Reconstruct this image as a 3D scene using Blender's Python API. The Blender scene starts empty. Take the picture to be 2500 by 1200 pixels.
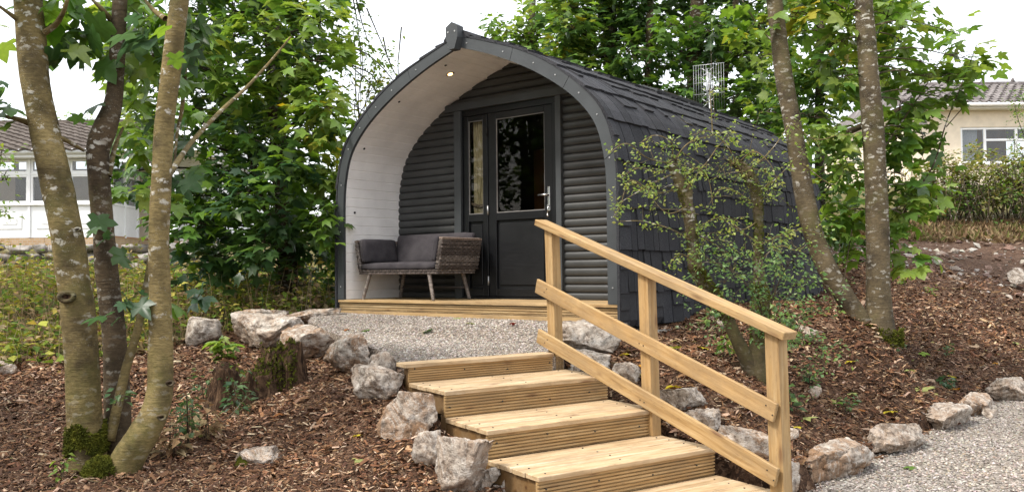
import bpy, math, random
import numpy as np
from mathutils import Vector, Matrix
rnd = random.Random(7)
RNG = np.random.default_rng(11)
scene = bpy.context.scene
COL = scene.collection

# ------------------------------------------------------------------ camera
FPX = 2100.0
PITCH = math.atan(62 / FPX)
ROLL = 0.010
EYE = np.array([0, 0, 1.5])
fw = np.array([0, math.cos(PITCH), math.sin(PITCH)])
up0 = np.array([0, -math.sin(PITCH), math.cos(PITCH)])
rt0 = np.array([1.0, 0, 0])
RI = math.cos(ROLL) * rt0 - math.sin(ROLL) * up0
UI = math.sin(ROLL) * rt0 + math.cos(ROLL) * up0
cam_data = bpy.data.cameras.new('camera')
cam = bpy.data.objects.new('camera', cam_data)
COL.objects.link(cam)
cam_data.sensor_width = 36
cam_data.lens = 36 * FPX / 2500
cam_data.clip_start = 0.05
cam_data.clip_end = 2000
cam.matrix_world = Matrix(((RI[0], UI[0], -fw[0], EYE[0]), (RI[1], UI[1], -fw[1], EYE[1]), (RI[2], UI[2], -fw[2], EYE[2]), (0, 0, 0, 1)))
scene.camera = cam


def P(x, y, Y):
    """site survey: the point seen at photo position x,y standing Y metres in front of the viewer"""
    r = fw + RI * (x - 1250) / FPX + UI * (600 - y) / FPX
    return EYE + r * Y / r[1]


# ------------------------------------------------------------------ node helpers
class NT:
    def __init__(s, name):
        s.m = bpy.data.materials.new(name)
        s.m.use_nodes = True
        s.n = s.m.node_tree.nodes
        s.l = s.m.node_tree.links
        s.n.clear()
        s.out = s.n.new('ShaderNodeOutputMaterial')

    def node(s, t, **k):
        x = s.n.new('ShaderNode' + t)
        for a, b in k.items():
            if a.startswith('i_'):
                s.put(x.inputs[a[2:].replace('_', ' ')], b)
            else:
                setattr(x, a, b)
        return x

    def put(s, sock, b):
        if hasattr(b, 'links') or isinstance(b, bpy.types.NodeSocket):
            s.l.new(b, sock)
        else:
            if isinstance(b, (tuple, list)) and len(b) == 3 and sock.type == 'RGBA':
                b = (*b, 1)
            sock.default_value = b

    def coord(s, scale=(1, 1, 1), kind='Object', add=None):
        c = s.node('TexCoord').outputs[kind]
        mp = s.node('Mapping')
        s.put(mp.inputs['Scale'], scale)
        if add is not None:
            v = s.node('VectorMath', operation='ADD')
            s.l.new(c, v.inputs[0])
            s.put(v.inputs[1], add)
            c = v.outputs[0]
        s.l.new(c, mp.inputs['Vector'])
        return mp.outputs[0]

    def noise(s, vec, scale, detail=4, rough=.55, out='Fac', dist=0.0):
        t = s.node('TexNoise')
        s.l.new(vec, t.inputs['Vector'])
        s.put(t.inputs['Scale'], scale)
        s.put(t.inputs['Detail'], detail)
        s.put(t.inputs['Roughness'], rough)
        s.put(t.inputs['Distortion'], dist)
        return t.outputs[out]

    def voro(s, vec, scale, feature='F1', out='Distance', rand=1.0):
        t = s.node('TexVoronoi', feature=feature)
        s.l.new(vec, t.inputs['Vector'])
        s.put(t.inputs['Scale'], scale)
        s.put(t.inputs['Randomness'], rand)
        return t.outputs[out]

    def ramp(s, fac, stops, interp='LINEAR'):
        r = s.node('ValToRGB')
        r.color_ramp.interpolation = interp
        e = r.color_ramp.elements
        while len(e) < len(stops):
            e.new(0.5)
        for i, (p, c) in enumerate(stops):
            e[i].position = p
            if not isinstance(c, (tuple, list)):
                c = (c, c, c)
            e[i].color = (*c[:3], 1)
        s.l.new(fac, r.inputs[0])
        return r.outputs[0]

    def mix(s, fac, a, b, mode='MIX'):
        m = s.node('MixRGB', blend_type=mode)
        s.put(m.inputs[0], fac)
        s.put(m.inputs[1], a)
        s.put(m.inputs[2], b)
        return m.outputs[0]

    def math(s, op, a, b=0.0):
        m = s.node('Math', operation=op)
        s.put(m.inputs[0], a)
        s.put(m.inputs[1], b)
        return m.outputs[0]

    def attr(s, name='tint', out='Color'):
        return s.node('Attribute', attribute_name=name).outputs[out]

    def bump(s, h, strength=.5, dist=.01, normal=None):
        b = s.node('Bump')
        s.put(b.inputs['Strength'], strength)
        s.put(b.inputs['Distance'], dist)
        s.l.new(h, b.inputs['Height'])
        if normal is not None:
            s.l.new(normal, b.inputs['Normal'])
        return b.outputs[0]

    def bsdf(s, color, rough=.6, normal=None, spec=.5, metal=0.0, done=True, **kw):
        p = s.node('BsdfPrincipled')
        s.put(p.inputs['Base Color'], color)
        s.put(p.inputs['Roughness'], rough)
        s.put(p.inputs['Specular IOR Level'], spec)
        s.put(p.inputs['Metallic'], metal)
        for k, v in kw.items():
            s.put(p.inputs[k.replace('_', ' ')], v)
        if normal is not None:
            s.l.new(normal, p.inputs['Normal'])
        if done:
            s.l.new(p.outputs[0], s.out.inputs[0])
        return p.outputs[0]


M = {}


def make_materials():
    # --- sycamore bark: olive brown with pale lichen blotches and moss traces
    for nm, base, dark, lich in (('bark', (.162, .122, .050), (.055, .040, .017), .56), ('bark_mid', (.092, .070, .038), (.032, .024, .014), .72), ('bark_dark', (.078, .055, .031), (.026, .018, .010), .62), ('bark_far', (.06, .045, .03), (.02, .016, .012), .8)):
        t = NT(nm)
        v = t.coord((1, 1, 1))
        vz = t.coord((1, 1, 2.6))
        n1 = t.noise(v, 5, 6, .6)
        n2 = t.noise(vz, 30, 5, .65)
        c = t.ramp(n1, [(.34, dark), (.5, base), (.68, tuple(min(1, q * 1.45) for q in base))])
        c = t.mix(t.ramp(n2, [(.35, .55), (.6, 0)]), c, dark)
        vb = t.coord((1, 1, 2.1))
        wob = t.noise(v, 16, 4, .7, 'Color')
        vv = t.node('VectorMath', operation='MULTIPLY_ADD')
        t.l.new(wob, vv.inputs[0])
        vv.inputs[1].default_value = (.16, .16, .16)
        t.l.new(vb, vv.inputs[2])
        l1 = t.voro(vv.outputs[0], 11)
        gate = t.noise(v, 3.2, 3)
        gz = t.node('SeparateXYZ'); t.l.new(v, gz.inputs[0])
        hi = t.node('MapRange'); t.l.new(gz.outputs[2], hi.inputs[0]); hi.inputs[1].default_value = .7; hi.inputs[2].default_value = 2.3; hi.inputs[3].default_value = .25; hi.inputs[4].default_value = 1.05
        spots = t.math('MULTIPLY', t.ramp(l1, [(.22, 1), (.37, 0)]), t.ramp(gate, [(.36, 0), (lich - .04, 1)]))
        small = t.math('MULTIPLY', t.ramp(t.voro(vv.outputs[0], 47), [(.14, 1), (.24, 0)]), t.ramp(t.noise(v, 6, 3), [(.46, 0), (.62, .8)]))
        li = t.math('MULTIPLY', t.math('MAXIMUM', spots, small), hi.outputs[0])
        c = t.mix(t.math('MULTIPLY', li, .86), c, (.48, .46, .40))
        mo = t.math('MULTIPLY', t.ramp(t.noise(v, 2.3, 5, .7), [(.50, 0), (.72, .75)]), t.ramp(n2, [(.35, 1), (.7, .4)]))
        c = t.mix(mo, c, (.085, .085, .018))
        rings = t.noise(t.coord((2, 2, 26)), 2.2, 3, .6)
        h = t.math('ADD', t.math('MULTIPLY', n2, .5), t.math('ADD', t.math('MULTIPLY', li, .35), t.math('MULTIPLY', rings, .5)))
        t.bsdf(c, .85, t.bump(h, .8, .012), .25)
        M[nm] = t.m
    # --- moss
    t = NT('moss')
    v = t.coord()
    n = t.noise(v, 60, 5, .7)
    c = t.ramp(t.noise(v, 14, 6, .7), [(.3, (.030, .036, .008)), (.5, (.08, .088, .012)), (.68, (.155, .15, .02))])
    t.bsdf(c, 1, t.bump(n, 1, .02), .1)
    M['moss'] = t.m
    # --- leaves (colour from the per-leaf tint attribute)
    def leafmat(nm, trans=.45, rough=.4, spec=.5):
        t = NT(nm)
        c = t.attr('tint')
        v = t.coord()
        c = t.mix(t.ramp(t.noise(v, 22, 3), [(.3, .28), (.65, 0)]), c, (.025, .04, .008))
        a = t.bsdf(c, rough, None, spec, done=False)
        tr = t.node('BsdfTranslucent')
        hs = t.node('HueSaturation')
        t.put(hs.inputs['Hue'], .485)
        t.put(hs.inputs['Saturation'], 1.1)
        t.put(hs.inputs['Value'], 1.7)
        t.l.new(c, hs.inputs['Color'])
        t.l.new(hs.outputs[0], tr.inputs[0])
        mx = t.node('MixShader')
        mx.inputs[0].default_value = trans
        t.l.new(a, mx.inputs[1])
        t.l.new(tr.outputs[0], mx.inputs[2])
        t.l.new(mx.outputs[0], t.out.inputs[0])
        M[nm] = t.m
    leafmat('leaf', .42)
    leafmat('leaf_dry', .2, .8, .1)
    # --- chips and small stones: tint attribute
    t = NT('wood_chip')
    v = t.coord((1, 1, 1))
    c = t.mix(t.ramp(t.noise(v, 120, 3), [(.35, .5), (.65, 0)]), t.attr('tint'), (.03, .016, .009))
    t.bsdf(c, .8, None, .25)
    M['wood_chip'] = t.m
    t = NT('pebble')
    c = t.mix(t.ramp(t.noise(t.coord(), 90, 3), [(.4, .35), (.65, 0)]), t.attr('tint'), (.12, .11, .1))
    t.bsdf(c, .85, None, .2)
    M['pebble'] = t.m
    # --- ground
    t = NT('ground_soil')
    v = t.coord()
    wob = t.noise(v, 9, 3, .6, 'Color')
    vv = t.node('VectorMath', operation='MULTIPLY_ADD')
    t.l.new(wob, vv.inputs[0]); vv.inputs[1].default_value = (.12, .12, .12); t.l.new(v, vv.inputs[2])
    ch = t.voro(vv.outputs[0], 34, out='Color')
    chd = t.voro(vv.outputs[0], 34)
    sep = t.node('SeparateColor'); t.l.new(ch, sep.inputs[0])
    mulch = t.ramp(sep.outputs[0], [(.0, (.03, .016, .01)), (.45, (.085, .045, .026)), (.8, (.16, .092, .055)), (1, (.26, .17, .11))])
    mulch = t.mix(t.ramp(t.noise(v, 1.1, 4), [(.38, .45), (.62, 0)]), mulch, (.028, .016, .01))
    grass = t.ramp(t.noise(v, 12, 6, .7), [(.3, (.05, .055, .015)), (.5, (.13, .115, .045)), (.7, (.24, .19, .10))])
    soil = t.ramp(t.noise(v, 10, 8, .75), [(.3, (.05, .028, .018)), (.54, (.12, .072, .047)), (.76, (.25, .19, .15))])
    z = t.attr('zone')
    sz = t.node('SeparateColor'); t.l.new(z, sz.inputs[0])
    c = t.mix(sz.outputs[1], mulch, grass)
    c = t.mix(sz.outputs[2], c, soil)
    h = t.math('ADD', t.noise(v, 40, 6, .7), t.math('MULTIPLY', chd, -.8))
    t.bsdf(c, .95, t.bump(h, 1, .03), .15)
    M['ground'] = t.m
    # --- gravel
    for nm, k in (('gravel', (.95, .87, .79)), ('gravel_path', (.98, .95, .92))):
        t = NT(nm)
        v = t.coord()
        cc = t.voro(v, 62, out='Color')
        d = t.voro(v, 62)
        sp = t.node('SeparateColor'); t.l.new(cc, sp.inputs[0])
        c = t.ramp(sp.outputs[0], [(0, (.16, .145, .13)), (.25, (.30, .275, .25)), (.7, (.44, .41, .375)), (1, (.62, .59, .55))])
        c = t.mix(t.ramp(d, [(.35, 0), (.62, .75)]), c, (.10, .09, .08))
        c = t.mix(t.ramp(t.noise(v, .9, 4), [(.38, .5), (.60, 0)]), c, (.22, .185, .15))
        c = t.mix(1, c, k, 'MULTIPLY')
        h = t.math('MULTIPLY', d, -1)
        t.bsdf(c, .9, t.bump(h, .9, .012), .2)
        M[nm] = t.m
    # --- limestone
    for nm, warm, dk in (('limestone', .45, (.20, .17, .14)), ('limestone_rusty', .85, (.17, .115, .075)), ('limestone_grey', .15, (.16, .155, .15))):
        t = NT(nm)
        v = t.coord()
        n1 = t.noise(v, 5.5, 8, .68, dist=.6)
        n2 = t.noise(v, 2.4, 6, .62, dist=1.2)
        n3 = t.noise(v, 26, 6, .7)
        c = t.ramp(n1, [(.30, dk), (.40, (.31, .255, .205)), (.54, (.53, .47, .40)), (.70, (.72, .68, .62))])
        c = t.mix(t.math('MULTIPLY', t.ramp(n2, [(.42, 0), (.56, 1)]), warm), c, (.28, .155, .075))
        vein = t.ramp(t.math('ABSOLUTE', t.math('SUBTRACT', t.noise(v, 3.4, 5, .65, dist=1.2), .5)), [(0, .6), (.02, 0)])
        c = t.mix(vein, c, (.66, .62, .56))
        pit = t.ramp(t.noise(v, 13, 7, .75), [(.36, .75), (.5, 0)])
        c = t.mix(pit, c, (.12, .085, .06))
        c = t.mix(t.ramp(n3, [(.3, .7), (.48, 0)]), c, (.08, .062, .048))
        h = t.math('ADD', n1, t.math('MULTIPLY', n3, .5))
        t.bsdf(c, .85, t.bump(h, 1, .05), .25)
        M[nm] = t.m
    # --- treated softwood; x is the board's length; tint.r shifts the grain, tint.g its tone
    for nm, k, wet in (('timber', (1, 1, 1), 0), ('timber_tread', (1.26, 1.42, 1.90), 1), ('timber_deck', (1.05, 1.12, 1.25), 0), ('timber_dark', (.42, .36, .30), 0)):
        t = NT(nm)
        tn = t.attr('tint')
        sp = t.node('SeparateColor'); t.l.new(tn, sp.inputs[0])
        off = t.node('VectorMath', operation='SCALE'); t.l.new(tn, off.inputs[0]); off.inputs['Scale'].default_value = 37.0
        v = t.coord((1, 1, 1), add=off.outputs[0])
        vg = t.coord((1.3, 22, 22), add=off.outputs[0])
        vf = t.coord((5, 150, 150), add=off.outputs[0])
        g = t.noise(vg, 1.6, 4, .6, dist=.5)
        f = t.noise(vf, 1.0, 3, .6)
        c = t.ramp(g, [(.30, (.235, .140, .052)), (.45, (.345, .222, .096)), (.60, (.415, .285, .138)), (.74, (.48, .36, .20))])
        c = t.mix(t.ramp(f, [(.3, .35), (.55, 0)]), c, (.29, .165, .06))
        kn = t.voro(t.coord((3.2, 13, 13), add=off.outputs[0]), 1.0)
        knot = t.ramp(kn, [(.10, 1), (.19, .35), (.26, 0)])
        gate = t.ramp(t.noise(v, 3, 2), [(.44, 0), (.52, 1)])
        c = t.mix(t.math('MULTIPLY', knot, gate), c, (.13, .06, .025))
        c = t.mix(t.ramp(sp.outputs[1], [(0, .0), (1, .35)]), c, (.42, .25, .10))
        if wet:
            st = t.ramp(t.noise(v, 4.5, 6, .7, dist=.8), [(.57, 0), (.70, .6)])
            c = t.mix(st, c, (.34, .20, .085))
            sp2 = t.ramp(t.noise(v, 70, 2), [(.70, 0), (.76, .6)])
            c = t.mix(sp2, c, (.16, .10, .05))
        c = t.mix(1, c, k, 'MULTIPLY')
        c = t.mix(t.ramp(t.noise(t.coord((1, 3, 3), add=off.outputs[0]), 2.6, 6, .7), [(.38, .5), (.56, 0)]), c, (.21, .145, .08))
        fine = t.noise(t.coord((14, 60, 60), add=off.outputs[0]), 1, 5, .75)
        c = t.mix(t.ramp(fine, [(.30, .5), (.43, 0)]), c, (.15, .09, .045))
        h = t.math('ADD', f, g)
        t.bsdf(c, .62, t.bump(h, .35, .004), .3)
        M[nm] = t.m
    # --- paints and plastics
    def paint(nm, col, rough=.45, bs=.12, sc=70, var=.14, spec=.45):
        t = NT(nm)
        v = t.coord()
        n = t.noise(t.coord((1, 8, 8)), 9, 4)
        var = var * 1.5; lo = tuple(q * (1 - var) for q in col); hi = tuple(min(1, q * (1 + var)) for q in col)
        c = t.ramp(t.noise(v, 3.5, 5), [(.3, lo), (.7, hi)])
        t.bsdf(c, t.ramp(n, [(.3, rough - .06), (.7, rough + .1)]), t.bump(t.noise(v, sc, 4), bs, .003), spec)
        M[nm] = t.m
    paint('grey_paint', (.044, .049, .052), .5)
    paint('log_paint', (.040, .041, .040), .42)
    paint('lining_paint', (.80, .775, .75), .5, .1, 60, .06)
    paint('black_frame', (.006, .0065, .0075), .36, .04, 90, .14, .3)
    paint('black_panel', (.008, .0085, .0095), .42, .04, 90, .14, .3)
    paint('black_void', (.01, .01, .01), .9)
    paint('upvc_white', (.86, .865, .87), .3, .03, 40, .03)
    paint('white_wall', (.80, .81, .83), .8, .2, 60, .05)
    paint('cream_wall', (.76, .66, .52), .9, .3, 60, .06)
    paint('gutter', (.74, .72, .68), .45, .03, 40, .05)
    paint('inner_wood', (.36, .17, .06), .5)
    paint('cable_black', (.012, .012, .012), .5)
    paint('bead_grey', (.20, .19, .18), .4)
    # fabric
    t = NT('cushion_fabric')
    v = t.coord()
    c = t.ramp(t.noise(v, 8, 5), [(.3, (.040, .036, .040)), (.7, (.066, .060, .064))])
    w = t.node('TexWave'); t.l.new(v, w.inputs['Vector']); w.inputs['Scale'].default_value = 160
    h = t.math('ADD', t.math('MULTIPLY', t.noise(v, 4, 4), 3), t.math('MULTIPLY', w.outputs['Fac'], .15))
    t.bsdf(c, .95, t.bump(h, .5, .012), .15)
    M['cushion_fabric'] = t.m
    # wicker
    t = NT('wicker')
    tn = t.attr('tint')
    c = t.mix(t.ramp(t.noise(t.coord(), 45, 4), [(.35, .6), (.65, 0)]), tn, (.05, .036, .028))
    t.bsdf(c, .5, t.bump(t.noise(t.coord(), 120, 3), .4, .003), .4)
    M['wicker'] = t.m
    # shingles
    t = NT('shingle')
    v = t.coord()
    tn = t.attr('tint')
    g = t.noise(v, 190, 3, .7)
    c = t.mix(1, t.ramp(g, [(.32, (.010, .0105, .0125)), (.5, (.024, .025, .029)), (.70, (.072, .073, .080))]), tn, 'MULTIPLY')
    c = t.mix(t.ramp(t.noise(t.coord((1, 1, .4)), 3, 4), [(.45, 0), (.7, .25)]), c, (.065, .062, .062))
    t.bsdf(c, .88, t.bump(g, .8, .006), .3)
    M['shingle'] = t.m
    # metals
    for nm, col, r, me in (('chrome', (.62, .62, .62), .25, 1), ('aluminium', (.42, .43, .44), .4, .8), ('screw_head', (.5, .5, .5), .45, .7)):
        t = NT(nm)
        c = t.ramp(t.noise(t.coord(), 40, 3), [(.3, tuple(q * .85 for q in col)), (.7, col)])
        t.bsdf(c, r, None, .5, me)
        M[nm] = t.m
    # glass
    def glass(nm, tint, base=.06):
        t = NT(nm)
        tr = t.node('BsdfTransparent'); t.put(tr.inputs[0], tint)
        gl = t.node('BsdfGlossy'); gl.inputs['Roughness'].default_value = .015
        lw = t.node('LayerWeight'); lw.inputs[0].default_value = .25
        f = t.math('ADD', t.math('MULTIPLY', lw.outputs['Fresnel'], .5), base)
        mx = t.node('MixShader'); t.l.new(f, mx.inputs[0]); t.l.new(tr.outputs[0], mx.inputs[1]); t.l.new(gl.outputs[0], mx.inputs[2])
        t.l.new(mx.outputs[0], t.out.inputs[0])
        M[nm] = t.m
    glass('glass_door', (.86, .84, .80), .0)
    glass('glass_window', (.8, .82, .84), .05)
    t = NT('curtain')
    c = t.ramp(t.noise(t.coord((9, 9, 2)), 4, 3), [(.3, (.42, .40, .26)), (.7, (.66, .63, .47))])
    t.bsdf(c, .9, None, .1)
    M['curtain'] = t.m
    t = NT('net_curtain')
    t.bsdf(t.ramp(t.noise(t.coord((14, 14, 2)), 4, 3), [(.3, (.5, .5, .5)), (.7, (.75, .75, .74))]), .9, None, .1)
    M['net_curtain'] = t.m
    t = NT('tie_band')
    t.bsdf(t.ramp(t.noise(t.coord(), 60, 3), [(.4, (.05, .045, .04)), (.6, (.25, .22, .18))]), .8)
    M['tie_band'] = t.m
    t = NT('lamp_glow')
    e = t.node('Emission'); t.put(e.inputs[0], (1, .55, .2)); e.inputs[1].default_value = 3.2
    t.l.new(e.outputs[0], t.out.inputs[0])
    M['lamp_glow'] = t.m
    # roof tiles, brick, stone wall
    for nm, a, b, lt in (('roof_tile_brown', (.06, .048, .04), (.115, .095, .08), (.21, .18, .155)), ('roof_tile_grey', (.07, .06, .058), (.15, .135, .13), (.30, .28, .27))):
        t = NT(nm)
        v = t.coord()
        c = t.ramp(t.noise(v, 3.5, 8, .75), [(.32, a), (.52, b), (.72, lt)])
        t.bsdf(c, .9, t.bump(t.noise(v, 30, 4), .4, .02), .2)
        M[nm] = t.m
    t = NT('brick')
    bk = t.node('TexBrick')
    rot = t.node('Mapping'); rot.inputs['Rotation'].default_value = (math.radians(90), 0, 0)
    t.l.new(t.node('TexCoord').outputs['Object'], rot.inputs['Vector'])
    t.l.new(rot.outputs[0], bk.inputs['Vector'])
    bk.inputs['Scale'].default_value = 4.4
    t.put(bk.inputs['Color1'], (.42, .27, .15)); t.put(bk.inputs['Color2'], (.52, .37, .22)); t.put(bk.inputs['Mortar'], (.45, .42, .38))
    c = t.mix(t.ramp(t.noise(t.coord(), 6, 5), [(.4, .3), (.6, 0)]), bk.outputs['Color'], (.3, .2, .12))
    t.bsdf(c, .9, t.bump(bk.outputs['Fac'], -.3, .01), .2)
    M['brick'] = t.m
    t = NT('dry_stone')
    v = t.coord()
    n = t.noise(v, 4, 8, .7)
    c = t.mix(1, t.ramp(n, [(.3, (.13, .12, .11)), (.5, (.30, .28, .26)), (.7, (.46, .44, .42))]), t.attr('tint'), 'MULTIPLY')
    t.bsdf(c, .9, t.bump(n, .8, .03), .2)
    M['dry_stone'] = t.m
    t = NT('stump_wood')
    v = t.coord((9, 9, 1.1))
    n = t.noise(v, 3, 7, .7, dist=.4)
    c = t.ramp(n, [(.34, (.012, .008, .006)), (.50, (.06, .034, .02)), (.63, (.15, .09, .052)), (.78, (.34, .25, .16))])
    t.bsdf(c, .95, t.bump(n, 1, .04), .15)
    M['stump_wood'] = t.m
    t = NT('concrete')
    v = t.coord()
    t.bsdf(t.ramp(t.noise(v, 12, 6), [(.3, (.25, .23, .2)), (.7, (.42, .4, .37))]), .9, t.bump(t.noise(v, 60, 4), .3, .01), .2)
    M['concrete'] = t.m
    t = NT('petal')
    t.bsdf(t.attr('tint'), .6, None, .2)
    M['petal'] = t.m


make_materials()


# ------------------------------------------------------------------ mesh builder
class MB:
    def __init__(s):
        s.v = []; s.f = []; s.c = []; s.smooth = []

    def add(s, vs, fs, tint=(1, 1, 1), smooth=False):
        o = len(s.v)
        s.v += [tuple(map(float, q)) for q in vs]
        for f in fs:
            s.f.append(tuple(o + i for i in f)); s.c.append(tint); s.smooth.append(smooth)

    def box(s, a, b, tint=(1, 1, 1), mat=None, taper=None, bev=0.0):
        x0, y0, z0 = a; x1, y1, z1 = b
        if bev > 0:
            xs = (x0, x0 + bev, x1 - bev, x1); ys = (y0, y0 + bev, y1 - bev, y1); zs = (z0, z0 + bev, z1 - bev, z1)
            vs = []; fs = []
            # three rectangles rings joined: a chamfered box
            def q(*p): vs.append(p); return len(vs) - 1
            F = {}
            for ax in range(3):
                for sd in (0, 1):
                    ids = []
                    for (i, j) in ((1, 1), (2, 1), (2, 2), (1, 2)):
                        if ax == 0: ids.append(q(xs[0 if sd == 0 else 3], ys[i], zs[j]))
                        if ax == 1: ids.append(q(xs[i], ys[0 if sd == 0 else 3], zs[j]))
                        if ax == 2: ids.append(q(xs[i], ys[j], zs[0 if sd == 0 else 3]))
                    F[ax, sd] = ids
            for ax in range(3):
                for sd in (0, 1):
                    ids = F[ax, sd]
                    flip = (sd == 0) != (ax == 1)
                    fs.append(tuple(ids[::-1]) if flip else tuple(ids))
            g = {}
            for ax in range(3):
                for sd in (0, 1):
                    for k, (i, j) in enumerate(((0, 0), (1, 0), (1, 1), (0, 1))):
                        key = [None] * 3; key[ax] = sd
                        o2 = [w for w in range(3) if w != ax]
                        key[o2[0]] = i; key[o2[1]] = j
                        g[ax, tuple(key)] = F[ax, sd][k]
            for ax in range(3):        # edges parallel to ax
                o2 = [w for w in range(3) if w != ax]
                for i in (0, 1):
                    for j in (0, 1):
                        k0 = [0] * 3; k0[o2[0]] = i; k0[o2[1]] = j
                        k1 = list(k0); k1[ax] = 1
                        k0 = tuple(k0); k1 = tuple(k1)
                        fs.append((g[o2[0], k0], g[o2[0], k1], g[o2[1], k1], g[o2[1], k0]))
            for i in (0, 1):
                for j in (0, 1):
                    for k in (0, 1):
                        fs.append((g[0, (i, j, k)], g[1, (i, j, k)], g[2, (i, j, k)]))
        else:
            vs = [(x0, y0, z0), (x1, y0, z0), (x1, y1, z0), (x0, y1, z0), (x0, y0, z1), (x1, y0, z1), (x1, y1, z1), (x0, y1, z1)]
            fs = [(3, 2, 1, 0), (4, 5, 6, 7), (0, 1, 5, 4), (1, 2, 6, 5), (2, 3, 7, 6), (3, 0, 4, 7)]
        if mat is not None:
            vs = [tuple(mat @ Vector(q)) for q in vs]
        s.add(vs, fs, tint)

    def prism(s, poly, axis, a, b, tint=(1, 1, 1), mat=None, smooth=False):
        """poly: 2-D outline in the two other axes, extruded along axis from a to b"""
        n = len(poly); vs = []
        for t in (a, b):
            for p, q in poly:
                vs.append((t, p, q) if axis == 0 else (p, t, q) if axis == 1 else (p, q, t))
        if mat is not None:
            vs = [tuple(mat @ Vector(w)) for w in vs]
        fs = [tuple(range(n))[::-1], tuple(range(n, 2 * n))]
        o = len(s.v)
        s.add(vs, fs, tint, False)
        for i in range(n):
            j = (i + 1) % n
            s.f.append((o + i, o + j, o + n + j, o + n + i)); s.c.append(tint); s.smooth.append(smooth)

    def tube(s, pts, rad, seg=8, tint=(1, 1, 1), cap=True, rough=0.0, smooth=True, seed=0):
        pts = [np.array(p, float) for p in pts]
        if not hasattr(rad, '__len__'):
            rad = [rad] * len(pts)
        o = len(s.v)
        rr = np.random.default_rng(seed + 5)
        prev = None
        ph = rr.uniform(0, 6.28, 3)
        for i, p in enumerate(pts):
            d = pts[min(i + 1, len(pts) - 1)] - pts[max(i - 1, 0)]
            d = d / (np.linalg.norm(d) + 1e-9)
            if prev is None:
                a = np.cross(d, (0.31, .93, .2)); a /= np.linalg.norm(a)
            else:
                a = prev - d * (prev @ d); a /= np.linalg.norm(a)
            prev = a
            b = np.cross(d, a)
            for k in range(seg):
                th = 2 * math.pi * k / seg
                r = rad[i]
                if rough:
                    r *= 1 + rough * (math.sin(2 * th + ph[0] + i * .37) * .5 + math.sin(3 * th + ph[1] - i * .23) * .35 + rr.normal() * .22)
                q = p + (a * math.cos(th) + b * math.sin(th)) * r
                s.v.append(tuple(q))
        n = len(pts)
        for i in range(n - 1):
            for k in range(seg):
                k2 = (k + 1) % seg
                s.f.append((o + i * seg + k, o + i * seg + k2, o + (i + 1) * seg + k2, o + (i + 1) * seg + k)); s.c.append(tint); s.smooth.append(smooth)
        if cap:
            s.f.append(tuple(o + k for k in range(seg))[::-1]); s.c.append(tint); s.smooth.append(False)
            s.f.append(tuple(o + (n - 1) * seg + k for k in range(seg))); s.c.append(tint); s.smooth.append(False)

    def build(s, name, mat, parent=None, loc=None, rot=None):
        me = bpy.data.meshes.new(name)
        me.from_pydata(s.v, [], s.f)
        at = me.attributes.new('tint', 'FLOAT_COLOR', 'FACE')
        arr = np.ones((len(s.f), 4), np.float32)
        if s.f:
            arr[:, :3] = np.array(s.c, np.float32)
            at.data.foreach_set('color', arr.ravel())
            me.polygons.foreach_set('use_smooth', np.array(s.smooth, bool))
        return link(name, me, mat, parent, loc, rot)


def link(name, me, mat, parent=None, loc=None, rot=None):
    if isinstance(mat, str):
        mat = M[mat]
    me.materials.append(mat)
    ob = bpy.data.objects.new(name, me)
    COL.objects.link(ob)
    if parent is not None:
        ob.parent = parent
    if loc is not None:
        ob.location = loc
    if rot is not None:
        ob.rotation_euler = rot
    return ob


def fastmesh(name, V, Fv, per, tints, mat, parent=None, smooth=False):
    """V (n,3), Fv flat loop indices, per = corners per face, tints (nf,3)"""
    me = bpy.data.meshes.new(name)
    nf = len(Fv) // per
    me.vertices.add(len(V)); me.vertices.foreach_set('co', np.asarray(V, np.float32).ravel())
    me.loops.add(len(Fv)); me.loops.foreach_set('vertex_index', np.asarray(Fv, np.int32))
    me.polygons.add(nf)
    me.polygons.foreach_set('loop_start', np.arange(nf, dtype=np.int32) * per)
    me.polygons.foreach_set('loop_total', np.full(nf, per, np.int32))
    me.polygons.foreach_set('use_smooth', np.full(nf, smooth, bool))
    me.update(calc_edges=True)
    at = me.attributes.new('tint', 'FLOAT_COLOR', 'FACE')
    arr = np.ones((nf, 4), np.float32); arr[:, :3] = tints
    at.data.foreach_set('color', arr.ravel())
    me.validate()
    return link(name, me, mat, parent)


def tag(o, label=None, cat=None, group=None, kind=None):
    if label: o['label'] = label
    if cat: o['category'] = cat
    if group: o['group'] = group
    if kind: o['kind'] = kind
    return o


def empty(name, loc, label, cat, rz=0, group=None):
    o = bpy.data.objects.new(name, None)
    COL.objects.link(o)
    o.location = tuple(loc); o.rotation_euler = (0, 0, rz)
    o.empty_display_size = .2
    return tag(o, label, cat, group)


def spline(pts, n=8):
    """Catmull-Rom through rows of numbers"""
    p = np.array(pts, float)
    p = np.vstack([2 * p[0] - p[1], p, 2 * p[-1] - p[-2]])
    out = []
    for i in range(1, len(p) - 2):
        for t in np.linspace(0, 1, n, endpoint=False):
            a, b, c, d = p[i - 1], p[i], p[i + 1], p[i + 2]
            out.append(.5 * (2 * b + (c - a) * t + (2 * a - 5 * b + 4 * c - d) * t * t + (3 * b - a - 3 * c + d) * t ** 3))
    out.append(p[-2])
    return np.array(out)


def rt():
    return (rnd.random(), rnd.random(), rnd.random())


# ------------------------------------------------------------------ frames of the pod and of the steps
TH = math.radians(37.8)
pu = np.array([math.cos(TH), -math.sin(TH), 0]); pv = np.array([math.sin(TH), math.cos(TH), 0])
PO = np.array([-.511, 8.675, 1.2])
SA = np.array([-.435, 5.48, .746]); SANG = .575
sw = np.array([math.cos(SANG), math.sin(SANG), 0]); sg = np.array([sw[1], -sw[0], 0])
GOING, RISE, SWID = .514, .17, 1.33


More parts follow.
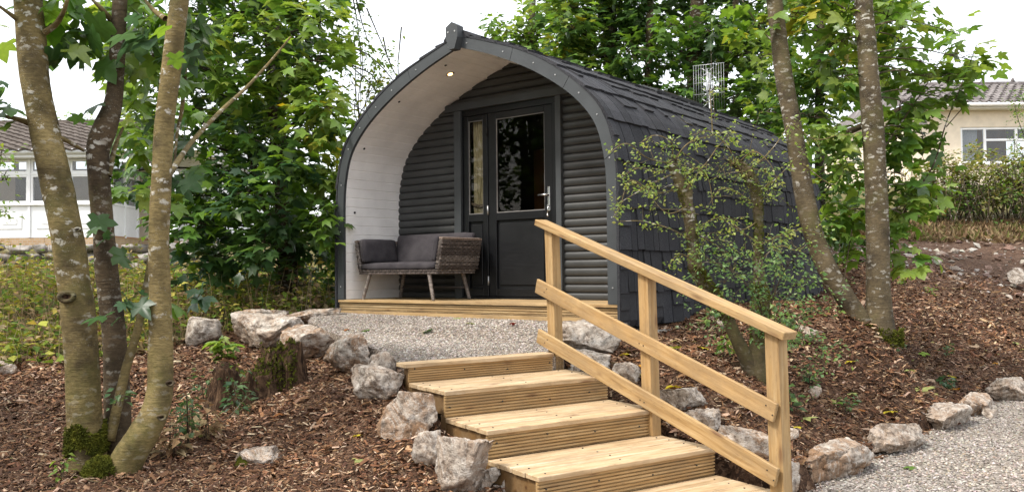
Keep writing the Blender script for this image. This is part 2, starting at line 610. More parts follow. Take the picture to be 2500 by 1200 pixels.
def podpt(u, v, z): return PO + pu * u + pv * v + np.array([0, 0, z])
def steppt(w, g, z): return np.array([SA[0], SA[1], 0]) + sw * w + sg * g + np.array([0, 0, z])


# ------------------------------------------------------------------ terrain
ctrl = []
def C_(px, py, Y, dz=0):
    p = P(px, py, Y); ctrl.append((p[0], p[1], p[2] + dz))
for a in [(100, 1210, 4.7), (500, 1205, 4.6), (800, 1210, 4.6), (1000, 1200, 4.7), (-300, 1200, 4.8), (250, 1130, 5.3), (20, 1000, 6.3), (-300, 960, 6.8),
          (20, 930, 7.0), (600, 1050, 5.9), (800, 1080, 5.6), (450, 960, 7.0), (640, 985, 6.6), (850, 890, 7.1), (760, 885, 7.4), (915, 972, 5.95), (1000, 1046, 5.5), (1040, 1115, 5.15), (1130, 1185, 4.95),
          (480, 855, 8.8), (300, 870, 8.0), (150, 905, 7.4), (100, 790, 9.3), (300, 760, 10), (430, 715, 11.6), (100, 690, 14), (300, 690, 14.5), (-300, 760, 9.5), (-400, 690, 14), (60, 672, 16.3), (400, 672, 16.3),
          (100, 607, 20), (450, 607, 20.5), (-500, 607, 20), (650, 750, 11.5), (780, 762, 11.2), (650, 680, 15),
          # right side
          (2145, 805, 8.5), (2450, 850, 11), (2450, 700, 14), (2300, 602, 17), (2420, 562, 19.5), (2200, 562, 19.5), (2650, 562, 19.5), (2700, 610, 17), (1850, 960, 6.3),
          (1700, 838, 7.6), (1560, 858, 6.95), (1660, 985, 6.0), (1820, 1085, 5.5), (1900, 1150, 5.15), (2000, 1010, 6.7), (2200, 905, 8.6), (2050, 745, 10.5),
          (2180, 650, 13), (2000, 1140, 6.1), (2200, 1075, 7.2), (2330, 1020, 8.1), (2450, 965, 9.4), (2650, 880, 11), (2700, 740, 14), (2250, 760, 11), (2100, 640, 14)]:
    C_(*a)
for (u, v, z) in [(-2.2, .2, -.2), (-1.8, 0, -.22), (0, 0, -.24), (1.8, 0, -.24), (1.95, 1, -.22), (1.95, 3, -.18), (1.95, 5, -.08), (-2.2, 2, -.1), (-2.2, 5, 0.1), (0, 3, -.25), (0, 6, .1)]:
    q = podpt(u, v, z); ctrl.append(tuple(q))
for (w, g, z) in [(.1, -.75, .78), (1.2, -.75, .78), (.2, 0, .5), (1.1, 0, .5), (.2, .6, .33), (1.1, .6, .33), (.2, 1.1, .2), (1.1, 1.1, .2), (.6, 1.9, .02), (.2, 2.6, .02), (1.6, 2.2, .02), (1.8, 1.75, .05)]:
    q = steppt(w, g, z); ctrl.append(tuple(q))
for q in [(2.2, 5.6, .02), (3, 6.3, .02), (4, 7.0, .02), (5.2, 7.8, .03), (6.5, 8.6, .05), (2.5, 4, .02), (4.5, 5, .02), (1.5, 3, .02), (0, 3, .1), (-2, 3, .22), (-5, 3, .3), (7, 6, .03), (1, 1, .02), (-3, 0, .2),
          (-40, 0, .6), (40, 0, .3), (-40, 40, 2.6), (-10, 40, 2.8), (12, 40, 3.6), (0, 22, 2.6), (40, 30, 4.4), (0, -40, 0), (40, 80, 5), (-40, 80, 3.5), (0, 80, 4.5), (9, 28, 4.1), (20, 28, 4.3), (4, 24, 3.3)]:
    ctrl.append(q)
ctrl = np.array(ctrl)
def _k(r2): return np.where(r2 > 0, .5 * r2 * np.log(r2 + 1e-12), 0)
_n = len(ctrl)
_A = np.zeros((_n + 3, _n + 3))
_d2 = ((ctrl[:, None, :2] - ctrl[None, :, :2]) ** 2).sum(-1)
_A[:_n, :_n] = _k(_d2) + np.eye(_n) * .02
_A[:_n, _n] = 1; _A[:_n, _n + 1:] = ctrl[:, :2]; _A[_n, :_n] = 1; _A[_n + 1:, :_n] = ctrl[:, :2].T
_w = np.linalg.solve(_A, np.concatenate([ctrl[:, 2], [0, 0, 0]]))
_hills = [(RNG.uniform(.4, 3.2, 2), RNG.uniform(0, 6.28)) for _ in range(14)]
def height(x, y):
    x = np.atleast_1d(np.asarray(x, float)); y = np.atleast_1d(np.asarray(y, float))
    xc = np.clip(x, -40, 40); yc = np.clip(y, -40, 80)
    out = np.empty(len(x))
    for i in range(0, len(x), 20000):
        sl = slice(i, i + 20000)
        d2 = (xc[sl, None] - ctrl[None, :, 0]) ** 2 + (yc[sl, None] - ctrl[None, :, 1]) ** 2
        out[sl] = _k(d2) @ _w[:_n] + _w[_n] + xc[sl] * _w[_n + 1] + yc[sl] * _w[_n + 2]
    b = np.zeros(len(x))
    for (k, ph) in _hills:
        b += np.sin(x * k[0] * 1.7 + y * k[1] * 1.7 + ph)
    out = out + b * .006
    if TZP is not None:
        k = inpoly(x, y, TZP)
        out[k] = np.minimum(out[k], terrace_height(x[k], y[k]) - .09)
        k = inpoly(x, y, PZP)
        out[k] = np.minimum(out[k], .02)
        dx, dy = x - SA[0], y - SA[1]
        w_ = dx * sw[0] + dy * sw[1]; g_ = dx * sg[0] + dy * sg[1]
        k = (w_ > .03) & (w_ < SWID + .02) & (g_ > -.62) & (g_ < 2.1)
        out[k] = np.minimum(out[k], np.maximum(.02, SA[2] - .27 - RISE * np.ceil(np.clip(g_[k], -.5, 3) / GOING)))
    return out
TZP = PZP = None
def hz(x, y): return float(height([x], [y])[0])


def inpoly(x, y, poly):
    x = np.asarray(x); y = np.asarray(y); r = np.zeros(x.shape, bool)
    n = len(poly)
    for i in range(n):
        x0, y0 = poly[i][:2]; x1, y1 = poly[(i + 1) % n][:2]
        c = ((y0 > y) != (y1 > y)) & (x < (x1 - x0) * (y - y0) / (y1 - y0 + 1e-12) + x0)
        r ^= c
    return r


# gravel terrace in front of the pod (each corner with its height)
terrace = [tuple(podpt(-2.0, .55, -.13)), tuple(podpt(-2.15, -.1, -.15))]
for a in [(752, 784, 8.85), (795, 806, 8.2), (855, 828, 7.5), (915, 852, 6.85), (962, 878, 6.42)]:
    terrace.append(tuple(P(*a)))
terrace += [tuple(steppt(0.03, -.53, .845)), tuple(steppt(1.33, -.53, .845)), tuple(steppt(1.62, -.95, .87)), tuple(podpt(1.88, -.55, -.2)), tuple(podpt(1.88, .05, -.165)), tuple(podpt(-1.5, .08, -.150))]
path_poly = [(1.15, 4.0), (1.45, 4.75), (1.78, 5.48), (2.07, 5.84), (2.77, 6.62), (3.74, 7.72), (4.6, 8.72), (5.4, 9.45), (6.6, 10.3), (9.5, 11.6), (14, 11), (14, 1.0), (-1.0, 1.0), (.1, 3.2)]
TZP, PZP = terrace, path_poly
pod_poly = [tuple(podpt(-1.84, 0, 0))[:2], tuple(podpt(1.84, 0, 0))[:2], tuple(podpt(1.84, 5.3, 0))[:2], tuple(podpt(-1.84, 5.3, 0))[:2]]
step_poly = [tuple(steppt(-.02, -.6, 0))[:2], tuple(steppt(1.36, -.6, 0))[:2], tuple(steppt(1.36, 2.3, 0))[:2], tuple(steppt(-.02, 2.3, 0))[:2]]


def build_ground():
    def axis(lo, hi, step, far):
        a = list(np.arange(lo, hi, step))
        s = step; x = a[-1]
        while x < far:
            s *= 1.35; x += s; a.append(x)
        s = step; x = a[0]; b = []
        while x > -far:
            s *= 1.35; x -= s; b.append(x)
        return np.array(b[::-1] + a)
    xs = axis(-8, 10, .09, 420); ys = axis(2.5, 21, .09, 420)
    X, Y = np.meshgrid(xs, ys)
    Z = height(X.ravel(), Y.ravel())
    x = X.ravel(); y = Y.ravel()
    fine = (np.abs(x) < 9) & (y > 2) & (y < 21)
    Z = Z + np.where(fine, RNG.normal(0, .008, len(x)), 0)
    nx, ny = len(xs), len(ys)
    idx = np.arange(nx * ny).reshape(ny, nx)
    F = np.stack([idx[:-1, :-1], idx[:-1, 1:], idx[1:, 1:], idx[1:, :-1]], -1).reshape(-1, 4)
    me = bpy.data.meshes.new('ground')
    V = np.stack([x, y, Z], 1)
    me.vertices.add(len(V)); me.vertices.foreach_set('co', V.astype(np.float32).ravel())
    me.loops.add(F.size); me.loops.foreach_set('vertex_index', F.ravel().astype(np.int32))
    me.polygons.add(len(F)); me.polygons.foreach_set('loop_start', np.arange(len(F), dtype=np.int32) * 4); me.polygons.foreach_set('loop_total', np.full(len(F), 4, np.int32))
    me.polygons.foreach_set('use_smooth', np.ones(len(F), bool))
    me.update(calc_edges=True)
    at = me.attributes.new('zone', 'FLOAT_COLOR', 'POINT')
    zc = np.zeros((len(V), 4), np.float32); zc[:, 3] = 1
    zc[:, 1] = grass_zone(x, y); zc[:, 2] = soil_zone(x, y)
    at.data.foreach_set('color', zc.ravel())
    o = link('ground', me, 'ground')
    tag(o, 'bark mulched and weedy ground around the pod', 'ground', kind='structure')


def grass_zone(x, y):
    x = np.asarray(x); y = np.asarray(y)
    edge = np.where(x < -1.6, np.interp(x, [-6, -4.2, -3.9, -3.4, -3.0, -2.2], [7.1, 7.25, 7.5, 8.7, 9.4, 9.9]) + .2 * np.sin(x * 4.3 + y), 18.3)
    return np.clip((y - edge) / .6, 0, 1)
def soil_zone(x, y):
    x = np.asarray(x); y = np.asarray(y)
    return np.clip((y - 12.5 - .3 * np.sin(x * 1.9)) / 2.0, 0, 1) * np.clip((x - 1.5) / 1, 0, 1) * np.clip((19.5 - y) / .6, 0, 1)


def slab(name, poly, mat, lab, cat, skirt=.35, flat=None, res=.12):
    """gravel sheet over a polygon: a fan grid would be coarse, so fill a jittered grid"""
    import bmesh
    bm = bmesh.new()
    vs = [bm.verts.new((p[0], p[1], p[2] if flat is None else flat)) for p in poly]
    lo = [bm.verts.new((p[0], p[1], (p[2] if flat is None else flat) - skirt)) for p in poly]
    bm.faces.new(vs)
    n = len(poly)
    for i in range(n):
        j = (i + 1) % n
        bm.faces.new((vs[i], lo[i], lo[j], vs[j]))
    bmesh.ops.triangulate(bm, faces=[f for f in bm.faces if len(f.verts) > 4])
    bmesh.ops.recalc_face_normals(bm, faces=bm.faces)
    me = bpy.data.meshes.new(name); bm.to_mesh(me); bm.free()
    o = link(name, me, mat)
    return tag(o, lab, cat, kind='structure')


TZ = None
def terrace_height(x, y):
    """plane through the terrace corners"""
    global TZ
    if TZ is None:
        t = np.array(terrace)
        A = np.c_[t[:, :2], np.ones(len(t))]
        TZ = np.linalg.lstsq(A, t[:, 2], rcond=None)[0]
    return np.asarray(x) * TZ[0] + np.asarray(y) * TZ[1] + TZ[2]


# ------------------------------------------------------------------ scattering of chips, stones
def rot_from(nrm, ang):
    """orthonormal frames (n,3,3) with z = nrm and x turned by ang"""
    n = nrm / np.linalg.norm(nrm, axis=1, keepdims=True)
    ref = np.where(np.abs(n[:, 2:3]) < .95, np.array([[0, 0, 1.0]]), np.array([[1.0, 0, 0]]))
    a = np.cross(ref, n); a /= np.linalg.norm(a, axis=1, keepdims=True)
    b = np.cross(n, a)
    c, s = np.cos(ang)[:, None], np.sin(ang)[:, None]
    return np.stack([a * c + b * s, -a * s + b * c, n], 2)     # columns are the axes


def scatter(name, pos, nrm, ang, scl, tv, tf, tint, mat, parent=None, smooth=False):
    """copies of a template (tv verts, tf faces all with the same corner count) merged into one mesh"""
    tv = np.array(tv, float); tf = np.array(tf)
    n = len(pos)
    fr = rot_from(nrm, ang)
    if scl.ndim == 1: scl = np.repeat(scl[:, None], 3, 1)
    V = np.einsum('nij,nkj->nki', fr, tv[None] * scl[:, None, :]) + pos[:, None, :]
    F = tf[None] + (np.arange(n) * len(tv))[:, None, None]
    ti = np.repeat(tint, len(tf), 0)
    return fastmesh(name, V.reshape(-1, 3), F.ravel(), tf.shape[1], ti, mat, parent, smooth)


def pal(n, cols, jit=.18):
    cols = np.array(cols)
    c = cols[RNG.integers(0, len(cols), n)]
    return np.clip(c * RNG.uniform(1 - jit, 1 + jit, (n, 1)) * RNG.uniform(.93, 1.07, (n, 3)), 0, 1)


def build_litter():
    # bark chips: density falls with distance from the viewer's stretch of path only because far ones cannot be told apart
    N = 800000
    x = RNG.uniform(-5.2, 8.5, N); y = RNG.uniform(3.9, 15.5, N)
    keep = RNG.random(N) < np.clip((5.6 / y) ** 1.6, .12, 1)
    keep &= np.abs(x) < y * .66 + .6
    keep &= ~inpoly(x, y, terrace) & ~inpoly(x + RNG.normal(0, .05, N), y + RNG.normal(0, .05, N), path_poly) & ~inpoly(x, y, pod_poly) & ~inpoly(x, y, step_poly)
    keep &= grass_zone(x, y) < RNG.random(N) * .9
    keep &= (soil_zone(x, y) < RNG.random(N) * 1.3)
    keep &= ~((x < 2.4) & (x > -2.3) & (y > 9.5))
    x, y = x[keep], y[keep]
    n = len(x)
    z = height(x, y) + RNG.uniform(-.004, .022, n)
    k = inpoly(x, y, path_poly); z[k] = .078
    nr = np.stack([RNG.normal(0, .42, n), RNG.normal(0, .42, n), np.ones(n)], 1)
    L = RNG.gamma(2.4, .0052, n).clip(.0045, .055) * np.clip(y / 6.5, .85, 1.35)
    scl = np.stack([L, L * RNG.uniform(.18, .5, n), L * RNG.uniform(.08, .3, n)], 1)
    tv = [(-1, -1, 0), (1, -.8, 0), (.95, .9, -.1), (-1.05, .8, 0), (-.7, 0, 1), (.75, .1, .9)]
    tf = [(0, 1, 5), (0, 5, 4), (2, 3, 4), (2, 4, 5), (1, 2, 5), (3, 0, 4)]
    cols = [(.064, .028, .014), (.105, .046, .022), (.157, .072, .032), (.21, .10, .046), (.27, .145, .07), (.35, .215, .125), (.47, .34, .23), (.075, .033, .017), (.128, .057, .027)]
    damp = np.zeros(n)
    for q in range(9):
        kx, ky, ph = RNG.uniform(-2.6, 2.6), RNG.uniform(-2.6, 2.6), RNG.uniform(0, 6.28)
        damp += np.sin(kx * x + ky * y + ph)
    tint = pal(n, cols, .3) * np.clip(.93 + damp * .085, .5, 1.3)[:, None]
    o = scatter('bark_chips', np.stack([x, y, z], 1), nr, RNG.uniform(0, 6.28, n), scl, tv, tf, np.clip(tint, 0, 1), 'wood_chip')
    tag(o, 'brown bark chip mulch covering the banks', 'bark mulch', kind='stuff')
    # gravel stones
    oc_v = [(1, 0, 0), (-1, 0, 0), (0, 1, 0), (0, -1, 0), (0, 0, 1), (0, 0, -1)]
    oc_f = [(0, 2, 4), (2, 1, 4), (1, 3, 4), (3, 0, 4), (2, 0, 5), (1, 2, 5), (3, 1, 5), (0, 3, 5)]
    gc = [(.14, .12, .10), (.25, .215, .18), (.32, .28, .24), (.38, .34, .30), (.47, .43, .385), (.31, .25, .195), (.20, .17, .145)]
    N = 60000
    t = np.array(terrace)
    x = RNG.uniform(t[:, 0].min(), t[:, 0].max(), N); y = RNG.uniform(t[:, 1].min(), t[:, 1].max(), N)
    k = inpoly(x, y, terrace) & ~inpoly(x, y, pod_poly)
    x, y = x[k], y[k]; n = len(x)
    dep = bpy.context.evaluated_depsgraph_get()
    z = terr_interp(x, y) + .002
    s = RNG.uniform(.005, .0125, n)
    scl = np.stack([s * RNG.uniform(.8, 1.5, n), s, s * RNG.uniform(.5, .9, n)], 1)
    nr = np.stack([RNG.normal(0, .35, n), RNG.normal(0, .35, n), np.ones(n)], 1)
    o = scatter('gravel_stones', np.stack([x, y, z], 1), nr, RNG.uniform(0, 6.28, n), scl, oc_v, oc_f, np.clip(pal(n, gc) * (1 + .10 * np.sin(x * 1.9 + y * 1.1) + .10 * np.sin(x * .8 - y * 2.3 + 1) + .06 * np.sin(x * 4.1 + y * 3.3))[:, None], 0, 1), 'pebble')
    tag(o, 'loose grey gravel on the terrace in front of the pod', 'gravel', kind='stuff')
    N = 90000
    x = RNG.uniform(1.2, 9, N); y = RNG.uniform(4, 11, N)
    k = inpoly(x + RNG.normal(0, .04, N), y + RNG.normal(0, .04, N), path_poly) & (x < y * .66 + .5) & (x > .3 * y - .5) & (RNG.random(N) < np.clip((6 / y) ** 1.3, .2, 1))
    x, y = x[k], y[k]; n = len(x)
    s = RNG.uniform(.005, .013, n)
    scl = np.stack([s * RNG.uniform(.8, 1.5, n), s, s * RNG.uniform(.5, .9, n)], 1)
    nr = np.stack([RNG.normal(0, .35, n), RNG.normal(0, .35, n), np.ones(n)], 1)
    o = scatter('gravel_stones', np.stack([x, y, np.where(inpoly(x, y, path_poly), .077, height(x, y) + .012)], 1), nr, RNG.uniform(0, 6.28, n), scl, oc_v, oc_f, np.clip(pal(n, gc) * (1.06 + .10 * np.sin(x * 1.5 + y * 1.3) + .10 * np.sin(x * 1.1 - y * 1.7 + 1) + .06 * np.sin(x * 4.1 + y * 3.3))[:, None], 0, 1), 'pebble')
    tag(o, 'loose grey gravel on the lower path', 'gravel', kind='stuff')
    # small dead leaves and leaf scraps
    N = 900
    x = RNG.uniform(-4.5, 8, N); y = RNG.uniform(4.4, 13, N)
    k = (np.abs(x) < y * .64) & ~inpoly(x, y, terrace) & ~inpoly(x, y, path_poly) & ~inpoly(x, y, pod_poly) & ~inpoly(x, y, step_poly) & ((x > 0) | (RNG.random(N) < .35)) & (grass_zone(x, y) < .3)
    x, y = x[k], y[k]; n = len(x)
    a = RNG.uniform(0, 6.28, n)
    o = leaves('leaf_litter', np.stack([x, y, height(x, y) + .022], 1), np.stack([np.cos(a), np.sin(a), RNG.normal(.05, .2, n)], 1), np.stack([RNG.normal(0, .35, n), RNG.normal(0, .35, n), np.ones(n)], 1), RNG.uniform(.025, .075, n), pal(n, [(.24, .13, .06), (.34, .22, .11), (.16, .08, .04), (.38, .33, .12), (.20, .20, .07), (.40, .30, .18)], .25), 'syc_lo', None, 'leaf_dry')
    tag(o, 'small dead leaves strewn over the bark mulch', 'leaf litter', kind='stuff')
    # rubble on the bare bank
    N = 7000
    x = RNG.uniform(3, 14, N); y = RNG.uniform(11.5, 19.2, N)
    k = (RNG.random(N) < soil_zone(x, y) * .5 + .05)
    x, y = x[k], y[k]; n = len(x)
    s = RNG.gamma(2.0, .016, n).clip(.008, .12)
    scl = np.stack([s * RNG.uniform(.8, 1.5, n), s, s * RNG.uniform(.4, .8, n)], 1)
    z = height(x, y) + s * .2
    nr = np.stack([RNG.normal(0, .5, n), RNG.normal(0, .5, n), np.ones(n)], 1)
    o = scatter('rubble_stones', np.stack([x, y, z], 1), nr, RNG.uniform(0, 6.28, n), scl, oc_v, oc_f, pal(n, [(.34, .28, .23), (.22, .15, .11), (.42, .38, .34), (.16, .095, .065), (.13, .075, .05)], .25), 'pebble')
    tag(o, 'small stones strewn over the bare bank', 'rubble', kind='stuff')


def terr_interp(x, y):
    """height of the triangulated terrace sheet"""
    o = bpy.data.objects['gravel_terrace']
    me = o.data
    z = np.full(len(x), -9.0)
    for p in me.polygons:
        if abs(p.normal.z) < .5: continue
        vs = [me.vertices[i].co for i in p.vertices]
        if len(vs) != 3: continue
        tri = [(v.x, v.y) for v in vs]
        k = inpoly(x, y, tri)
        n = p.normal; c = vs[0]
        z[k] = c.z - (n.x * (x[k] - c.x) + n.y * (y[k] - c.y)) / n.z
    z[z < -5] = terrace_height(x[z < -5], y[z < -5])
    return z


# ------------------------------------------------------------------ the camping pod
OUT = [(0, 2.69), (.4, 2.56), (.73, 2.44), (1.04, 2.29), (1.31, 2.11), (1.53, 1.925), (1.68, 1.75), (1.77, 1.55), (1.825, 1.3), (1.838, 1.05), (1.838, .5), (1.838, -.2)]
INN = [(0, 2.575), (.4, 2.44), (.75, 2.29), (1.05, 2.13), (1.33, 1.94), (1.52, 1.76), (1.63, 1.60), (1.69, 1.42), (1.725, 1.22), (1.735, 1.0), (1.735, .5), (1.735, -.03)]


class Arc:
    """half profile walked from the ground up to the ridge"""
    def __init__(s, prof):
        s.p = np.array(prof[::-1], float)
        # round it off
        q = [s.p[0], s.p[1]]
        q = np.vstack([s.p[:2], spline(s.p[1:], 6)[1:]])
        s.p = q
        s.d = np.concatenate([[0], np.cumsum(np.linalg.norm(np.diff(q, axis=0), axis=1))])
        s.S = s.d[-1]

    def at(s, t, off=0.0):
        x = np.interp(t, s.d, s.p[:, 0]); z = np.interp(t, s.d, s.p[:, 1])
        e = .03
        dx = np.interp(t + e, s.d, s.p[:, 0]) - np.interp(t - e, s.d, s.p[:, 0]); dz = np.interp(t + e, s.d, s.p[:, 1]) - np.interp(t - e, s.d, s.p[:, 1])
        l = math.hypot(dx, dz) + 1e-9
        return x + off * dz / l, z - off * dx / l

    def x_at(s, z):
        return float(np.interp(z, s.p[:, 1], s.p[:, 0]))


AO, AI = Arc(OUT), Arc(INN)
PLEN = 5.3


def build_pod():
    pod = empty('camping_pod', PO, 'dark grey arched camping pod with shingle roof, white lined porch and black glazed door', 'cabin', -TH)
    pod['kind'] = 'thing'
    # shell: hollow, from the barge back
    m = MB()
    N = 40
    for sd in (-1, 1):
        for i in range(N):
            for arc, flip, v0 in ((AO, sd > 0, 0.0), (AI, sd < 0, .87)):
                a = arc.at(arc.S * i / N); b = arc.at(arc.S * (i + 1) / N)
                q = [(sd * a[0], v0, a[1]), (sd * b[0], v0, b[1]), (sd * b[0], PLEN, b[1]), (sd * a[0], PLEN, a[1])]
                m.add(q, [(0, 1, 2, 3)] if flip else [(3, 2, 1, 0)])
    m.build('shell', 'black_void', pod)
    m = MB()
    poly = [(sd * AO.at(AO.S * i / N)[0], AO.at(AO.S * i / N)[1]) for sd, rng in ((-1, range(N + 1)), (1, range(N, -1, -1))) for i in rng]
    m.prism(poly, 1, PLEN, PLEN + .04)
    m.build('rear_wall', 'grey_paint', pod)
    # shingles
    m = MB()
    edges = [0, .335, .717, 1.095, 1.497]
    while edges[-1] + .39 < AO.S - .1: edges.append(edges[-1] + .385)
    edges.append(AO.S)
    for sd in (-1, 1):
        for k in range(len(edges) - 1):
            s0, s1 = edges[k], edges[k + 1]
            v = -.040
            first = True
            while v < PLEN + .03:
                wd = rnd.choice((.10, .13, .16, .20)) * rnd.uniform(.9, 1.1)
                v1 = min(v + wd, PLEN + .05)
                def tab(sa, sb, oa, ob, va, vb, ti, ns=5):
                    vs = []
                    for i in range(ns):
                        f = i / (ns - 1); t = sa + (sb - sa) * f
                        x, z = AO.at(min(t, AO.S), oa + (ob - oa) * f)
                        xb, zb = AO.at(min(t, AO.S), 0)
                        for vv in (va, vb):
                            vs += [(sd * x, vv, z), (sd * xb, vv, zb)]
                    fs = []
                    for i in range(ns - 1):
                        o = i * 4
                        fs += [(o, o + 2, o + 6, o + 4), (o, o + 4, o + 5, o + 1), (o + 2, o + 3, o + 7, o + 6)]
                    fs.append((0, 1, 3, 2))
                    m.add(vs, fs, ti)
                tone = rnd.uniform(.72, 1.25)
                ti = (tone, tone, tone * 1.02)
                j = rnd.uniform(-.012, .008)
                va = v if first else v + .004
                tab(s0 - .03 + j, s1 + .01, (.038 if k < len(edges) - 4 else .030) + rnd.uniform(-.003, .003), .012, va, v1 - .005, ti)
                if rnd.random() < .62 and s1 - s0 > .2:
                    tone *= rnd.uniform(.85, 1.2)
                    tab(s0 + (s1 - s0) * .47 + rnd.uniform(-.03, .03), s1 - .035, .043, .020, va + .006, v1 - .008, (tone, tone, tone))
                v = v1; first = False
    m.build('shingle_roof', 'shingle', pod)
    # ridge capping and raised ridge vent
    m = MB()
    m.prism([(-.19, 2.66), (-.16, 2.70), (0, 2.765), (.16, 2.70), (.19, 2.66), (0, 2.70)], 1, -.04, 2.62)
    m.build('ridge_cap', 'shingle', pod)
    m = MB()
    m.prism([(-.15, 2.66), (-.13, 2.745), (0, 2.80), (.13, 2.745), (.15, 2.66), (0, 2.68)], 1, 2.63, PLEN + .05)
    v = 2.9
    m.build('ridge_vent', 'shingle', pod)
    # roof window lying on the near slope
    s = AO.S - .42
    rw = MB()
    a0 = AO.at(AO.S - .62, .02); b0 = AO.at(AO.S - .24, .02); a1 = AO.at(AO.S - .62, .075); b1 = AO.at(AO.S - .24, .075)
    rw.prism([(a0[0], a0[1]), (a1[0], a1[1]), (b1[0], b1[1]), (b0[0], b0[1])], 1, 3.05, 4.35)
    rwo = rw.build('roof_window', 'grey_paint', pod)
    g = MB()
    def lp(f, o): 
        q0 = np.array(a1) * (1 - f) + np.array(b1) * f
        nn = np.array([-(b1[1] - a1[1]), b1[0] - a1[0]]); nn = -nn / np.linalg.norm(nn)
        if nn[1] < 0: nn = -nn
        return tuple(q0 + nn * o)
    g.prism([lp(.14, .002), lp(.14, .008), lp(.86, .008), lp(.86, .002)], 1, 3.12, 4.28)
    g.build('pane', 'glass_window', rwo)
    # finial
    m = MB()
    m.prism([(-.078, 2.65), (-.078, 2.765), (0, 2.81), (.078, 2.765), (.078, 2.65), (.036, 2.535), (-.036, 2.535)], 1, -.125, -.032)
    f = m.build('finial', 'grey_paint', pod)
    for x in (-.045, .045):
        b = MB(); b.tube([(x, -.129, 2.71), (x, -.125, 2.71)], .009, 8); b.build('screw', 'screw_head', f)
    # barge boards with their screws
    for sd in (-1, 1):
        m = MB()
        cuts = [0, .36, .60, .80, 1.0]
        for a, b in zip(cuts[:-1], cuts[1:]):
            n = 14
            vs = []; fs = []
            for i in range(n + 1):
                f = a + .0007 + (b - a - .0014) * i / n
                o = AO.at(.2 + (AO.S - .2) * f); q = AI.at(.03 + (AI.S - .03) * f)
                for (x, z) in (o, q):
                    for v in (-.034, .0):
                        vs.append((sd * x, v, z))
            for i in range(n):
                e = i * 4
                ff = [(e, e + 4, e + 6, e + 2), (e + 1, e + 3, e + 7, e + 5), (e, e + 1, e + 5, e + 4), (e + 2, e + 6, e + 7, e + 3)]
                fs += ff
            fs += [(0, 2, 3, 1), (n * 4, n * 4 + 1, n * 4 + 3, n * 4 + 2)]
            if sd > 0: fs = [q[::-1] for q in fs]
            m.add(vs, fs)
        br = m.build('barge_board', 'grey_paint', pod)
        for f in (.04, .21, .355, .47, .55, .64, .72, .83, .965):
            o = AO.at(.2 + (AO.S - .2) * f); q = AI.at(.03 + (AI.S - .03) * f)
            x = sd * (o[0] + q[0]) / 2; z = (o[1] + q[1]) / 2
            b = MB(); b.tube([(x, -.0385, z), (x, -.034, z)], [.006, .0085], 8); b.build('screw', 'screw_head', br)
    # white board lining of the porch
    m = MB()
    for sd in (-1, 1):
        s = 0.03
        pts = []
        while s < AI.S:
            e = min(s + .105, AI.S)
            pts += [(s, .007), (s + .006, 0), ((s + e) / 2, 0.0), (e - .006, 0), (e, .007)]
            s = e
        q = [AI.at(t, o) for t, o in pts]
        vs = [(sd * x, v, z) for x, z in q for v in (.001, .90)]
        fs = [(2 * i, 2 * i + 2, 2 * i + 3, 2 * i + 1) for i in range(len(q) - 1)]
        if sd < 0: fs = [f[::-1] for f in fs]
        m.add(vs, fs)
    m.build('porch_lining', 'lining_paint', pod)
    # cap bolts in the lining and the one lit lamp
    def on_lining(x, v, r, name, mat, par, rim=None, depth=.004):
        z = float(np.interp(abs(x), AI.p[::-1, 0], AI.p[::-1, 1]))
        t = float(np.interp(z, AI.p[:, 1], AI.d))
        a, b = AI.at(t, -depth), AI.at(t, .0)
        mm = MB(); sx = math.copysign(1, x)
        mm.tube([(sx * a[0], v, a[1]), (sx * b[0], v, b[1])], r, 14)
        o = mm.build(name, mat, par)
        return o, (sx * a[0], v, a[1])
    for x, v in ((-.32, .14), (-.987, .115), (-1.563, .127), (-1.7335, .134), (.4, .14), (1.0, .12), (1.56, .13)):
        if abs(x) > 1.73:
            mm = MB(); mm.tube([(math.copysign(1.731, x), v, .99), (math.copysign(1.7352, x), v, .99)], .014, 12); mm.build('cap_bolt', 'black_frame', pod)
        else:
            on_lining(x, v, .014, 'cap_bolt', 'black_frame', pod)
    dl, pos = on_lining(-.43, .332, .045, 'downlight', 'chrome', pod)
    on_lining(-.43, .332, .028, 'bulb', 'lamp_glow', dl, depth=.007)
    # log wall with the door opening
    m = MB()
    LV = .85; h = .0845
    z = -.01
    bul = [(0, .008), (.025, .006), (.035, .001), (.10, -.007), (.3, -.0135), (.5, -.0155), (.7, -.0145), (.88, -.009), (.965, -.001), (.975, .008), (1, .008)]
    while z < 2.56:
        def strip(xa, xb, ta, tb):
            vs = []
            for f, d in bul:
                zz = z + f * h
                vs += [(xa, LV + d, zz), (xb, LV + d, zz)]
            fs = [(2 * i, 2 * i + 1, 2 * i + 3, 2 * i + 2) for i in range(len(bul) - 1)]
            o = len(m.v); m.add(vs, fs, rt(), True)
        zt = min(z + h * .5, 2.55)
        X = AI.x_at(zt) + .05
        if z + h < 2.17:
            strip(-X, -.79, 0, 0); strip(.66, X, 0, 0)
        else:
            strip(-X, X, 0, 0)
        z += h
    m.build('log_wall', 'log_paint', pod)
    # trims
    for a, b in (((-.80, .795, 0.001), (-.70, .86, 2.128)), ((.612, .795, 0.001), (.68, .86, 2.128))):
        m = MB(); m.box(a, b, rt(), bev=.003); m.build('door_trim', 'grey_paint', pod)
    m = MB(); m.box((-.93, .79, 2.13), (.78, .86, 2.213), rt(), bev=.003); m.build('lintel', 'grey_paint', pod)
    m = MB()
    m.box((-.699, .83, 2.06), (.611, .90, 2.127)); m.box((-.699, .83, .001), (-.69, .90, 2.058)); m.box((.55, .83, .001), (.611, .90, 2.058)); m.box((-.688, .815, .001), (.548, .90, .022))
    m.build('door_frame', 'black_frame', pod)
